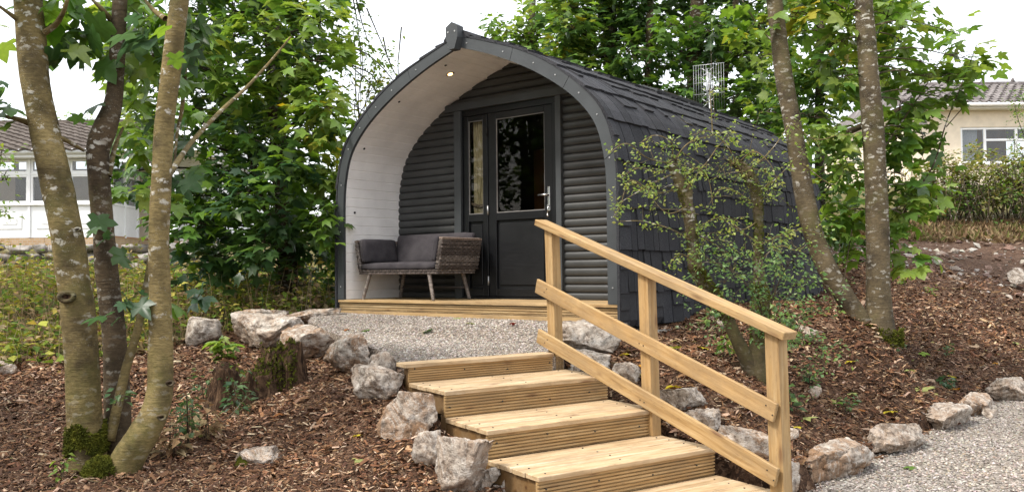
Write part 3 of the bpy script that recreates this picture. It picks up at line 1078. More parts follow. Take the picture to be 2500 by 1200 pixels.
    def leafdoor(name, x0, x1, st, gz0, gz1, px0):
        """a glazed leaf: stiles, rails, beads"""
        m = MB()
        za, zb = .026, 2.056
        m.box((x0, .835, za), (x0 + st, .89, zb), bev=.004); m.box((x1 - st, .835, za), (x1, .89, zb), bev=.004)
        m.box((x0 + st, .836, gz1), (x1 - st, .889, zb), bev=.004); m.box((x0 + st, .836, .86), (x1 - st, .889, gz0), bev=.004); m.box((x0 + st, .836, za), (x1 - st, .889, .115), bev=.004)
        o = m.build(name, 'black_frame', pod)
        b = MB(); k = .009
        X0, X1 = x0 + st, x1 - st
        b.box((X0, .846, gz0 + k), (X0 + k, .856, gz1 - k)); b.box((X1 - k, .846, gz0 + k), (X1, .856, gz1 - k)); b.box((X0, .846, gz0), (X1, .856, gz0 + k)); b.box((X0, .846, gz1 - k), (X1, .856, gz1))
        b.build('glazing_bead', 'bead_grey', o)
        g = MB(); g.box((X0 + .001, .862, gz0 + .001), (X1 - .001, .868, gz1 - .001)); g.build('pane', 'glass_door', o)
        pn = MB()
        pn.box((X0 + .001, .866, .116), (X1 - .001, .880, .859)); pn.box((X0 + .03, .852, .15), (X1 - .03, .8655, .83), bev=.006)
        pn.build('panel', 'black_panel', o)
        return o
    sw_ = leafdoor('side_window', -.688, -.335, .07, .945, 2.0, 0)
    dr = leafdoor('door', -.322, .547, .135 - .03, .945, 1.985, 0)
    c = MB()
    n = 46
    vs = []
    for z in (.94, 1.03, 1.06, 1.09, 1.25, 1.6, 2.02):
        pinch = .72 if abs(z - 1.06) < .04 else .85 if z < 1.3 and z > 1.0 else 1
        for i in range(n):
            f = i / (n - 1)
            vs.append((-.62 + (.215 * f) * pinch, .93 + .018 * math.sin(f * 40) + .006 * math.sin(f * 17 + z), z))
    fs = [(r * n + i, r * n + i + 1, (r + 1) * n + i + 1, (r + 1) * n + i) for r in range(6) for i in range(n - 1)]
    c.add(vs, fs, (1, 1, 1), True)
    cu = c.build('curtain', 'curtain', pod)
    c = MB()
    c.tube([(-.63, .90, 1.08), (-.56, .896, 1.045), (-.48, .9, 1.035), (-.41, .92, 1.06)], [.018, .02, .02, .018], 8)
    c.build('tie_band', 'tie_band', cu)
    # lever handle with plate and key
    hd = MB()
    hd.box((.487, .822, .93), (.517, .834, 1.19), bev=.004)
    hd.tube([(.502, .834, 1.10), (.502, .785, 1.10), (.492, .778, 1.10), (.40, .778, 1.10)], .011, 10)
    hd.tube([(.502, .836, .985), (.502, .808, .985)], .014, 10)
    ho = hd.build('handle', 'chrome', dr)
    k = MB()
    k.tube([(.502, .806, .985), (.504, .80, .95), (.50, .80, .90)], .006, 6); k.tube([(.50, .80, .90), (.506, .80, .87)], .011, 8)
    k.build('key', 'chrome', dr)
    for z in (.20, .98, 1.85):
        hh = MB(); hh.tube([(-.328, .826, z - .05), (-.328, .826, z + .05)], .010, 8); hh.build('hinge', 'black_frame' if z > 1.5 else 'aluminium', dr)
    # wood panelled inside
    m = MB()
    m.box((-1.2, 2.9, 0), (1.2, 2.94, 1.95)); m.box((-1.7, .9, -.03), (1.7, 2.9, 0.0))
    for i in range(12):
        m.box((-1.2 + i * .2, 2.885, 0), (-1.2 + i * .2 + .185, 2.9, 1.94), rt())
    m.build('inner_wall', 'inner_wood', pod)
    # porch deck
    m = MB()
    v = -.03
    i = 0
    while v < .83:
        w = .118
        m.box((-1.838 if i == 0 else -1.733, v, -.028), (1.838 if i == 0 else 1.733, min(v + w - .005, .86), 0), rt(), bev=.003)
        v += w; i += 1
    m.build('porch_deck', 'timber_deck', pod)
    def grooved(z0, z1, y0, depth, n):
        """outline in (y,z) of a grooved board facing -y"""
        p = [(y0 + .022, z0), (y0 + .022, z1), (y0, z1)]
        st = (z1 - z0) / n
        for i in range(n):
            zz = z1 - i * st
            p += [(y0, zz - st * .55), (y0 + depth, zz - st * .60), (y0 + depth, zz - st * .97), (y0, zz - st)]
        return p[:-2] + [(y0, z0)]
    for (x0, x1) in ((-1.837, -.73), (-.728, .62), (.622, 1.837)):
        m = MB(); m.prism(grooved(-.112, -.036, -.012, .014, 3), 0, x0, x1, rt()); m.build('fascia_board', 'timber_deck', pod)
    m = MB(); m.box((-1.837, -.010, -.26), (1.837, .012, -.120), rt(), bev=.002); m.build('fascia_board', 'timber_deck', pod)
    # corner panel of the skirt at the near side and the slab under it
    for sd in (-1, 1):
        a, b = (1.84, 1.866) if sd > 0 else (-1.866, -1.84)
        m = MB(); m.box((a, -.05, -.21), (b, .12, 1.0)); m.build('corner_strip', 'shingle', pod)
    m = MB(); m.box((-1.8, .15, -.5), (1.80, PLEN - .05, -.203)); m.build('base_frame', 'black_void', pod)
    m = MB(); m.box((-1.9, .3, -.6), (1.98, PLEN + .1, -.245)); m.build('concrete_slab', 'concrete', pod)
    # the lit lamp in the porch ceiling
    ld = bpy.data.lights.new('downlight_lamp', 'SPOT'); ld.energy = 3.0; ld.color = (1, .62, .32); ld.spot_size = math.radians(110); ld.spot_blend = .6; ld.shadow_soft_size = .03
    lo = bpy.data.objects.new('downlight_lamp', ld); COL.objects.link(lo); lo.parent = pod
    lo.location = (pos[0] + .006, pos[1], pos[2] - .02)
    lo.rotation_euler = (0, math.radians(-20), 0)
    return pod


def lin(a, b, t): return tuple(np.array(a) * (1 - t) + np.array(b) * t)


def weave(m, org, ex, ey, nn, lx, ly, cx, cy, thick=.012):
    org, ex, ey, nn = map(np.array, (org, ex, ey, nn))
    nx, ny = max(1, round(lx / cx)), max(1, round(ly / cy))
    for j in range(ny):
        base = rnd.choice([(.15, .125, .11), (.10, .082, .073), (.20, .172, .152), (.075, .06, .053)])
        for i in range(nx):
            d = .004 if (i + j) % 2 else -.003
            c = org + ex * (i + .5) * lx / nx + ey * (j + .5) * ly / ny + nn * d
            a, b = lx / nx * .60, ly / ny * .43
            k = rnd.uniform(.65, 1.35)
            vs = [c - ex * a - ey * b - nn * .006, c + ex * a - ey * b - nn * .006, c + ex * a + ey * b - nn * .006, c - ex * a + ey * b - nn * .006,
                  c - ex * a * .6 - ey * b * .7 + nn * thick * .5, c + ex * a * .6 - ey * b * .7 + nn * thick * .5, c + ex * a * .6 + ey * b * .7 + nn * thick * .5, c - ex * a * .6 + ey * b * .7 + nn * thick * .5]
            m.add(vs, [(4, 5, 6, 7), (0, 1, 5, 4), (1, 2, 6, 5), (2, 3, 7, 6), (3, 0, 4, 7)], tuple(q * k for q in base))


def cushion(m, o, ex, ey, ez, lx, ly, lz, n=8, puff=.012):
    """a soft rounded slab: corner o, three edge directions and lengths"""
    o, ex, ey, ez = map(lambda q: np.array(q, float), (o, ex, ey, ez))
    import bmesh
    bm = bmesh.new(); bmesh.ops.create_cube(bm, size=2)
    bmesh.ops.subdivide_edges(bm, edges=bm.edges, cuts=n, use_grid_fill=True)
    vs = []
    r = min(lx, ly, lz) * .42
    L = np.array([lx, ly, lz]) / 2
    ph = rnd.random() * 6
    for v in bm.verts:
        p = np.array(v.co) * L
        q = np.clip(p, -(L - r), L - r)
        d = p - q; ln = np.linalg.norm(d)
        if ln > 1e-6: p = q + d / ln * r
        f = np.prod([math.cos(min(1, abs(p[k]) / L[k]) * 1.45) for k in range(3) if L[k] > L.min() + 1e-6])
        kmin = int(np.argmin(L))
        p[kmin] += np.sign(p[kmin]) * f * puff + .003 * math.sin(p[(kmin + 1) % 3] * 23 + ph) * math.sin(p[(kmin + 2) % 3] * 19 + ph)
        vs.append(o + ex * (p[0] + L[0]) + ey * (p[1] + L[1]) + ez * (p[2] + L[2]))
    bm.verts.ensure_lookup_table()
    m.add(vs, [tuple(v.index for v in f.verts) for f in bm.faces], (1, 1, 1), True)
    bm.free()


def build_sofa():
    s = empty('rattan_sofa', podpt(-1.0, .4, 0), 'brown rattan sofa with dark grey cushions standing on the porch deck', 'sofa', -TH)
    ox, oy = 1.0, -.4           # pod coordinates -> sofa coordinates
    def q(u, v, z): return (u + ox, v + oy, z)
    U0, U1, V0, V1 = -1.60, -.41, .07, .70
    # seat frame: woven rail all round
    m = MB()
    m.box(q(U0 + .01, V0 + .012, .285), q(U1 - .01, V1 - .01, .325), (.05, .036, .03))
    weave(m, q(U0, V0 + .006, .280), (1, 0, 0), (0, 0, 1), (0, -1, 0), U1 - U0, .052, .034, .026)
    weave(m, q(U1 - .008, V0, .280), (0, 1, 0), (0, 0, 1), (1, 0, 0), V1 - V0, .052, .034, .026)
    m.build('seat_frame', 'wicker', s)
    # arms flare outwards
    fl = .062
    for sd in (-1, 1):
        m = MB()
        b = U1 if sd > 0 else U0
        up = np.array([sd * fl, 0, .325]); L = np.linalg.norm(up); up /= L
        out = np.array([sd * .325, 0, -fl]); out /= np.linalg.norm(out)
        y0, y1 = V0 + .01, V1 + .02
        for side in (0, 1):
            oo = np.array(q(b - sd * .004, y0, .335)) + (out * .02 if side == 0 else out * -.02)
            weave(m, oo, (0, 1, 0), up, out if side == 0 else -out, y1 - y0, L - .02, .036, .021, .016)
        oo = np.array(q(b - sd * .004, y0, .335)) - out * .018
        weave(m, oo, out, up, (0, -1, 0), .036, L - .02, .036, .021)
        top = np.array(q(b - sd * .004, y0, .335)) + up * (L - .016)
        vs = []
        for a in (-.024, .024):
            for yy in (0, y1 - y0):
                for t in (0, .022):
                    vs.append(top + out * a + np.array([0, yy, 0]) + up * t)
        m.add(vs, [(1, 3, 7, 5), (0, 1, 5, 4), (2, 6, 7, 3), (0, 2, 3, 1), (4, 5, 7, 6)], (.26, .20, .165))
        m.build('armrest', 'wicker', s)
    # back
    m = MB()
    tilt = .07
    upb = np.array([0, tilt, .37]); LB = np.linalg.norm(upb); upb /= LB
    nb = np.array([0, -.37, tilt]); nb /= np.linalg.norm(nb)
    weave(m, q(U0, V1 - .01, .33), (1, 0, 0), upb, nb, U1 - U0, LB - .02, .036, .022)
    weave(m, q(U0, V1 + .02, .33), (1, 0, 0), upb, -nb, U1 - U0, LB - .02, .036, .022)
    m.build('backrest', 'wicker', s)
    # splayed legs, wrapped in cane
    for (u, v, du, dv) in ((U0 + .15, V0 + .03, -.09, -.02), (U1 - .13, V0 + .03, .075, -.02), (U0 + .15, V1 - .06, -.09, .02), (U1 - .13, V1 - .06, .075, .02)):
        m = MB()
        n = 22
        for i in range(n):
            a = np.array(q(u + du * i / n, v + dv * i / n, .285 - .283 * i / n)); b = np.array(q(u + du * (i + 1) / n, v + dv * (i + 1) / n, .285 - .283 * (i + 1) / n))
            k = rnd.uniform(.6, 1.3); r = .0235 - .005 * i / n
            m.tube([a, (a + b) / 2, b], [r * .9, r * 1.08, r * .9], 8, tuple(w * k for w in (.23, .195, .17)), cap=(i == n - 1))
        m.build('leg', 'wicker', s)
    # brace between the rear legs
    m = MB(); m.tube([q(U0 + .10, V1 - .05, .13), q(U1 - .08, V1 - .05, .13)], .012, 6, (.05, .04, .035)); m.build('stretcher', 'wicker', s)
    # cushions
    m = MB(); cushion(m, q(U0 + .035, V0 - .005, .327), (1, 0, 0), (0, 1, 0), (0, 0, 1), U1 - U0 - .07, V1 - V0 - .06, .08); m.build('seat_cushion', 'cushion_fabric', s)
    m = MB(); cushion(m, q(U0 + .02, V1 - .11, .40), (1, 0, 0), upb, (0, 1, 0), U1 - U0 - .02, .345, .085); m.build('back_cushion', 'cushion_fabric', s)
    for sd in (-1, 1):
        m = MB()
        b = U1 if sd > 0 else U0
        up = np.array([sd * fl, 0, .325]); up /= np.linalg.norm(up)
        out = np.array([sd * .325, 0, -fl]); out /= np.linalg.norm(out)
        oo = np.array(q(b, V0 + .01, .40)) - out * .10 + up * .0
        cushion(m, oo, (0, 1, 0), up, out, V1 - V0 - .10, .275, .07)
        m.build('arm_cushion', 'cushion_fabric', s)


def build_aerial():
    base = P(1733, 330, 13.4)
    gz = hz(base[0], base[1])
    a = empty('television_aerial', (base[0], base[1], gz), 'grey grid television aerial on a pole behind the pod roof', 'aerial', math.radians(-25))
    H = P(1733, 150, 13.4)[2] - gz
    top = H - .05
    m = MB(); m.tube([(0, .05, 0), (0, .05, top - .12)], .02, 10); m.build('pole', 'aluminium', a)
    Wd, Hh = .235, .74
    for yy in (-.02,):
        m = MB()
        for i in range(13):
            if i == 6: continue
            x = -Wd + 2 * Wd * i / 12
            m.tube([(x, yy, top - Hh), (x, yy, top)], .0028, 5)
        for z in (.0, .28, .46, .74):
            m.tube([(-Wd - .01, yy + .009, top - z - .0 * Hh), (Wd + .01, yy + .009, top - z)], .006, 5)
        m.build('reflector_grid', 'aluminium', a)
    m = MB()
    for z in (.14, .30, .46, .62):
        for sx in (-1, 1):
            m.tube([(0, -.09, top - z), (sx * .09, -.09, top - z - .07)], .006, 5); m.tube([(0, -.09, top - z), (sx * .09, -.09, top - z + .07)], .006, 5)
    m.tube([(-.006, -.09, top - .08), (-.006, -.09, top - .68)], .010, 6)
    m.box((-.03, -.088, top - .42), (.03, .04, top - .33))
    m.build('dipole', 'aluminium', a)
    m = MB(); m.tube([(0, -.05, top - .36), (.05, .03, top - .30), (.03, .055, top - .6), (.025, .075, top - 1.2), (.02, .072, .5)], .006, 6); m.build('cable', 'cable_black', a)


# ------------------------------------------------------------------ wooden steps and handrail
def build_steps():
    st = empty('wooden_steps', (SA[0], SA[1], 0), 'flight of wide pale decking steps climbing to the gravel terrace', 'steps', SANG)
    Z0 = SA[2]
    def groove(z0, z1, y0, n):
        p = [(y0 + .024, z0), (y0 + .024, z1), (y0, z1)]
        h = (z1 - z0) / n
        for i in range(n):
            zz = z1 - i * h
            p += [(y0, zz - h * .52), (y0 + .012, zz - h * .60), (y0 + .012, zz - h * .94), (y0, zz - h)]
        p[-1] = (y0, z0)
        return p
    for k in range(-1, 4):
        zt = Z0 - RISE * k if k >= 0 else Z0 + .131
        yf = -(k * GOING)                 # front plane of the riser (local y runs up the flight)
        m = MB()
        if k == -1:
            m.box((-.035, yf - .014, zt - .03), (1.215, yf + .13, zt), rt(), bev=.004)
        else:
            nb = 4; dep = GOING + .012
            w = dep / nb
            for b in range(nb):
                y0 = yf - .012 + b * w
                mt = Matrix.Translation((0, 0, rnd.uniform(-.0015, .0015)))
                m.box((-.004 + rnd.uniform(-.004, .004), y0 + (.004 if b else 0), zt - .03), (SWID + rnd.uniform(-.004, .004), y0 + w - (.004 if b < nb - 1 else .004), zt), rt(), mat=mt, bev=.004)
        tr = m.build('tread', 'timber_tread', st)
        if k >= 0:
            for b in range(4):
                for xs in (.06, .64, SWID - .09):
                    q = MB(); y0 = yf - .012 + (b + .5) * (GOING + .012) / 4 + rnd.uniform(-.02, .02); xx = xs + rnd.uniform(-.015, .015)
                    q.tube([(xx, y0, zt - .001), (xx, y0, zt + .0035)], .0055, 7); q.build('screw', 'cable_black', tr)
        zb = (Z0 + .001) if k == -1 else zt - RISE + .001
        m = MB(); m.prism(groove(zb, zt - .032, yf, 7 if k >= 0 else 6), 0, .004, SWID - .004 if k >= 0 else 1.21, rt())
        ri = m.build('riser', 'timber', st)
        for xs in (.05, .42, .80, 1.17):
            q = MB(); xx = xs + rnd.uniform(-.02, .02); z0 = (zb + zt) / 2 + rnd.uniform(-.04, .03)
            q.tube([(xx, yf - .003, z0), (xx, yf + .012, z0)], .0055, 7); q.build('screw', 'cable_black', ri)
        if k >= 0:
            for x0 in (.02, SWID - .055):
                m = MB()
                m.box((x0, yf + .028, zt - .16), (x0 + .035, yf + GOING + .02, zt - .032), rt(), bev=.003)
                m.box((x0 + .002, yf + .026, max(.0, zt - RISE - .18)), (x0 + .07, yf + .10, zt - .163), rt(), bev=.003)
                m.build('bearer', 'timber_dark', st)
        else:
            m = MB(); m.box((.02, yf + .028, Z0 - .2), (.055, yf + .12, zt - .033), rt(), bev=.003); m.build('bearer', 'timber_dark', st)
    # screws on the treads
    # handrail
    hr = empty('handrail', (SA[0], SA[1], 0), 'pale timber handrail with two sloping boards beside the decking steps', 'railing', SANG)
    WB = 1.20
    def sloped(name, g0, z0, g1, z1, w0, w1, th, mat, over=0):
        """board whose top edge runs from (g0,z0) to (g1,z1); square to its slope at the ends"""
        L = math.hypot(g1 - g0, z1 - z0); a = math.atan2(z1 - z0, g1 - g0)
        m = MB()
        m.box((0, -(w1 - w0) / 2, -th), (L, (w1 - w0) / 2, 0), rt(), bev=.004)
        o = m.build(name, mat, hr)
        # local x of the board -> local -y of the rail (down the flight)
        R = Matrix(((0, 1, 0), (-1, 0, 0), (0, 0, 1))).to_4x4() @ Matrix.Rotation(-a, 4, 'Y')
        o.matrix_local = Matrix.Translation(((w0 + w1) / 2, -g0, z0)) @ R
        return o
    sloped('top_rail', -.70, 1.904, 1.69, 1.152, WB - .012, WB + .10, .047, 'timber')
    sloped('rail_board', -.70, 1.440, 1.62, .755, WB - .001, WB + .023, .112, 'timber')
    sloped('rail_board', -.69, 1.052, 1.62, .400, WB - .001, WB + .023, .112, 'timber')
    for g0, zb in ((-.625, Z0 - .02), (.455, Z0 - RISE * 2 + .001), (1.522, .03)):
        m = MB()
        za = 1.904 + (g0 + .70) * (1.152 - 1.904) / 2.39 - .05
        zc = 1.904 + (g0 + .795) * (1.152 - 1.904) / 2.39 - .05
        x0, x1 = WB + .025, WB + .098
        ln = .028
        vs = [(x0 + ln, -g0, zb), (x1 + ln, -g0, zb), (x1 + ln, -g0 - .095, zb), (x0 + ln, -g0 - .095, zb), (x0, -g0, za), (x1, -g0, za), (x1, -g0 - .095, zc), (x0, -g0 - .095, zc)]
        # local x must follow the grain: build in a turned frame
        R = Matrix.Rotation(math.radians(-90), 4, 'Y')
        inv = R.inverted()
        ww = [tuple(inv @ Vector(q)) for q in vs]
        m.add(ww, [(0, 1, 2, 3), (7, 6, 5, 4), (4, 5, 1, 0), (5, 6, 2, 1), (6, 7, 3, 2), (7, 4, 0, 3)], rt())
        o = m.build('post', 'timber', hr); o.matrix_local = R
        o['zb'] = 0
        del o['zb']
    # bolt heads where boards meet posts
    for g in (-.60, -.565, .49, .53, 1.545, 1.59):
        for zt, sl in ((1.440, (.755 - 1.44) / 2.32), (1.052, (.40 - 1.052) / 2.31)):
            z = zt + (g + .695) * sl - (.04 if int(g * 1000) % 2 else .075)
            m = MB(); m.tube([(WB - .004, -g, z), (WB + .001, -g, z)], .0045, 6); m.build('screw', 'cable_black', hr)


# ------------------------------------------------------------------ rocks
from mathutils import noise as mnoise
def rock_mesh(rx, ry, rz, seed, sub=4, facets=13, rough=.08):
    import bmesh
    r = random.Random(seed)
    bm = bmesh.new(); bmesh.ops.create_icosphere(bm, subdivisions=sub, radius=1)
    planes = []
    for _ in range(facets):
        n = Vector((r.gauss(0, 1), r.gauss(0, 1), r.gauss(0, .8))).normalized()
        planes.append((n, r.uniform(.42, .78)))
    planes.append((Vector((r.uniform(-.25, .25), r.uniform(-.25, .25), 1)).normalized(), r.uniform(.5, .7)))
    off = Vector((r.uniform(0, 50), r.uniform(0, 50), r.uniform(0, 50)))
    pts = []
    for v in bm.verts:
        p = v.co.copy()
        k = (abs(p.x) ** 4 + abs(p.y) ** 4 + abs(p.z) ** 4) ** .25
        p = p / k * .92
        for n, d in planes:
            e = p.dot(n) - d
            if e > 0: p -= n * e * .985
        b = mnoise.fractal(p * 1.9 + off, 1.0, 2.1, 4)
        c = mnoise.fractal(p * 7.0 + off, .9, 2.0, 4)
        rid = 1 - abs(mnoise.noise(p * 2.6 + off))
        p += p.normalized() * (b * rough * .75 + c * rough * .5 - max(0, rid - .84) * .5)
        pts.append(np.array(p))
    a = np.array(pts); lo, hi = a.min(0), a.max(0)
    a = (a - (lo + hi) / 2) / ((hi - lo) / 2) * np.array([rx, ry, rz])
    for v, q in zip(bm.verts, a): v.co = q
    me = bpy.data.meshes.new('rock')
    bm.to_mesh(me); bm.free()
    me.polygons.foreach_set('use_smooth', np.ones(len(me.polygons), bool))
    return me


def rock(px, py, w, h, Y, label, mat='limestone', group=None, seed=0, rot=None, dy=None, name='rock', sink=.0, tilt=0.0, sub=4, rough=.08, along=1.0):
    rx = w / 2 * Y / FPX * along; rz = h / 2 * Y / FPX
    ry = dy if dy else (rx + rz) / 2
    if sub == 4 and w > 90: sub = 5
    rz += .02
    me = rock_mesh(rx, ry, rz, seed, sub, rough=rough)
    p = P(px, py, Y)
    o = link(name, me, mat, None, tuple(p - np.array([0, 0, sink + .02])), (rnd.uniform(-.1, .1), tilt, rnd.uniform(-.3, .3) if rot is None else rot))
    return tag(o, label, 'rock', group)


def build_rocks():
    GL = 'rocks edging the terrace left of the steps'; GR = 'rocks beside the handrail'; GP = 'rocks edging the lower path'
    rock(502, 806, 84, 70, 8.9, 'small pale block rock at the far left end of the terrace edging', 'limestone_grey', GL, 1, .1)
    rock(650, 802, 185, 86, 8.5, 'long pale rock behind the tree stump on the terrace edge', 'limestone', GL, 2, -.05, dy=.24)
    rock(648, 770, 125, 34, 9.4, 'thin flat slab of rock lying behind the long pale rock', 'limestone_rusty', GL, 3, .1)
    rock(772, 766, 135, 30, 9.5, 'low flat stone beside the left foot of the pod', 'limestone_rusty', GL, 4, .05)
    rock(752, 830, 135, 66, 7.6, 'flat brown topped rock just behind the mossy stump', 'limestone_rusty', GL, 5, -.1)
    rock(856, 862, 140, 100, 6.9, 'square brown faced boulder between the mossy stump and gravel', 'limestone_rusty', GL, 6, -.3)
    rock(930, 902, 96, 100, 6.25, 'upright pale wedge of rock against the gravel at the top step', 'limestone', GL, 71, .3, dy=.13)
    rock(924, 936, 132, 96, 5.95, 'angular pale rock below the wedge beside the top step', 'limestone', GL, 8, .2, dy=.15)
    rock(1003, 1003, 150, 104, 5.45, 'rounded white and orange boulder against the left of the second step', 'limestone_rusty', GL, 9, -.35, rough=.05, dy=.13)
    rock(1122, 1126, 138, 168, 4.9, 'big pointed grey white rock beside the lower steps', 'limestone', GL, 10, -.3, dy=.13, tilt=.28)
    rock(1040, 1082, 78, 66, 5.1, 'small pale rock leaning on the big pointed one', 'limestone', GL, 11, .5)
    rock(1440, 830, 150, 92, 7.05, 'large rounded pale boulder behind the top handrail post', 'limestone_grey', GR, 12, .0, dy=.22)
    rock(1437, 886, 120, 62, 6.68, 'half hidden pale rock below the large rounded boulder', 'limestone_grey', GR, 13, .4)
    rock(1532, 915, 74, 62, 6.42, 'small rough rock left of the middle handrail post', 'limestone', GR, 14)
    rock(1664, 978, 130, 84, 6.05, 'broad grey rock right of the middle handrail post', 'limestone_grey', GR, 15, -.2)
    rock(1716, 1034, 95, 70, 5.75, 'knobbly white rock behind the sloping lower rail board', 'limestone', GR, 16)
    rock(1810, 1086, 140, 92, 5.5, 'pinkish rock close to the bottom handrail post on the left', 'limestone_rusty', GR, 17, -.3)
    rock(1915, 1150, 70, 84, 5.2, 'small pale rock right of the bottom handrail post', 'limestone', GR, 18)
    rock(2048, 1122, 172, 92, 6.0, 'long slabby rock nearest the handrail along the path edge', 'limestone_rusty', GP, 19, .82, dy=.14, rough=.07, along=1.62)
    rock(2198, 1066, 160, 84, 6.85, 'pale brown rock second from the handrail along the path edge', 'limestone', GP, 20, .80, dy=.15, along=1.62)
    rock(2312, 1018, 122, 68, 7.75, 'cream rounded rock in the middle of the path edging', 'limestone', GP, 21, .78, dy=.15, along=1.6)
    rock(2380, 990, 124, 66, 8.5, 'brown faced rock with a hollow beside the gravel path', 'limestone_rusty', GP, 22, .7, dy=.16, along=1.4)
    rock(2470, 952, 118, 62, 9.3, 'white topped boulder at the right edge of the picture', 'limestone', GP, 23, .6, dy=.18, along=1.2)
    rock(2420, 1006, 40, 22, 8.2, 'tiny pale stone between two path edging rocks', 'limestone', GP, 24)
    rock(2140, 880, 88, 64, 8.3, 'grey lichened rock alone in the mulch below the two trunks', 'limestone_grey', None, 25)
    rock(1968, 815, 86, 46, 8.2, 'pale pink rock in the mulch behind the bottom handrail post', 'limestone_rusty', None, 26)
    rock(2482, 670, 52, 36, 14, 'pale rock on the bare bank at the right edge', 'limestone_grey', 'stones on the bare bank', 27)
    rock(2325, 680, 50, 18, 14, 'flat tan stone in the middle of the bare bank', 'limestone_rusty', 'stones on the bare bank', 28)
    rock(2322, 656, 24, 16, 14.8, 'small white stone above the flat tan one on the bank', 'limestone_grey', 'stones on the bare bank', 29, sub=3)
    rock(2330, 612, 22, 14, 16.6, 'small white stone near the top of the bare bank', 'limestone_grey', 'stones on the bare bank', 30, sub=3)
    r = rock(12, 898, 64, 40, 7.3, 'mossy stone at the far left edge of the weeds', 'limestone_rusty', None, 31); me = rock_mesh(.07, .07, .03, 78, 3); o = link('moss_patch', me, 'moss', r); o.location = (.01, -.03, .045)
    r = rock(632, 1118, 112, 52, 5.4, 'low mossy brown rock half buried in mulch below the stump', 'limestone_rusty', None, 32)
    me = rock_mesh(.07, .08, .035, 77, 3); o = link('moss_patch', me, 'moss', r); o.location = (-.07, -.03, .02)
    GS = 'pebbles at the foot of the big pointed rock'
    labs = ['grey pebble nearest the step bearer', 'brown flat pebble under the pointed rock', 'pale round pebble beside the lowest visible bearer', 'white pebble at the bottom edge of the frame', 'small tan pebble between rock and steps']
    for i, (x, y, w) in enumerate(((1205, 1152, 34), (1185, 1178, 42), (1235, 1172, 26), (1222, 1195, 40), (1190, 1150, 22))):
        rock(x, y, w, w * .7, 4.95, labs[i], ('limestone_grey', 'limestone_rusty', 'limestone')[i % 3], GS, 40 + i, name='pebble', sub=3)
    GM = 'small stones lying in the mulch on the right'
    labs = ['flat tan stone in mulch just right of the bottom post', 'small pale stone in mulch under the hawthorn', 'little grey stone below the two leaning trunks', 'pinkish stone near the path edging rocks', 'small stone beside the slabby path rock']
    for i, (x, y, w, Y) in enumerate(((1990, 950, 38, 6.9), (1770, 780, 40, 8), (2170, 838, 26, 8.6), (1905, 890, 34, 7.2), (1935, 1052, 36, 6))):
        rock(x, y, w, w * .45, Y, labs[i], ('limestone_rusty', 'limestone')[i % 2], GM, 50 + i, name='stone', sub=3)


def tufts(name, centre_fn, n, size, parent, mat='moss', seed=1):
    """short moss blades on a surface; centre_fn returns point and normal"""
    g = np.random.default_rng(seed)
    pos = np.zeros((n, 3)); nr = np.zeros((n, 3))
    for i in range(n):
        pos[i], nr[i] = centre_fn(g)
    tv = [(-.35, 0, 0), (.35, 0, 0), (.1, .25, 1.0), (0, -.3, 0)]
    tf = [(0, 1, 2), (1, 3, 2), (3, 0, 2)]
    nr = nr + g.normal(0, .45, (n, 3))
    s = g.uniform(.6, 1.4, n) * size
    return scatter(name, pos, nr, g.uniform(0, 6.28, n), s, tv, tf, np.ones((n, 3)), mat, parent)


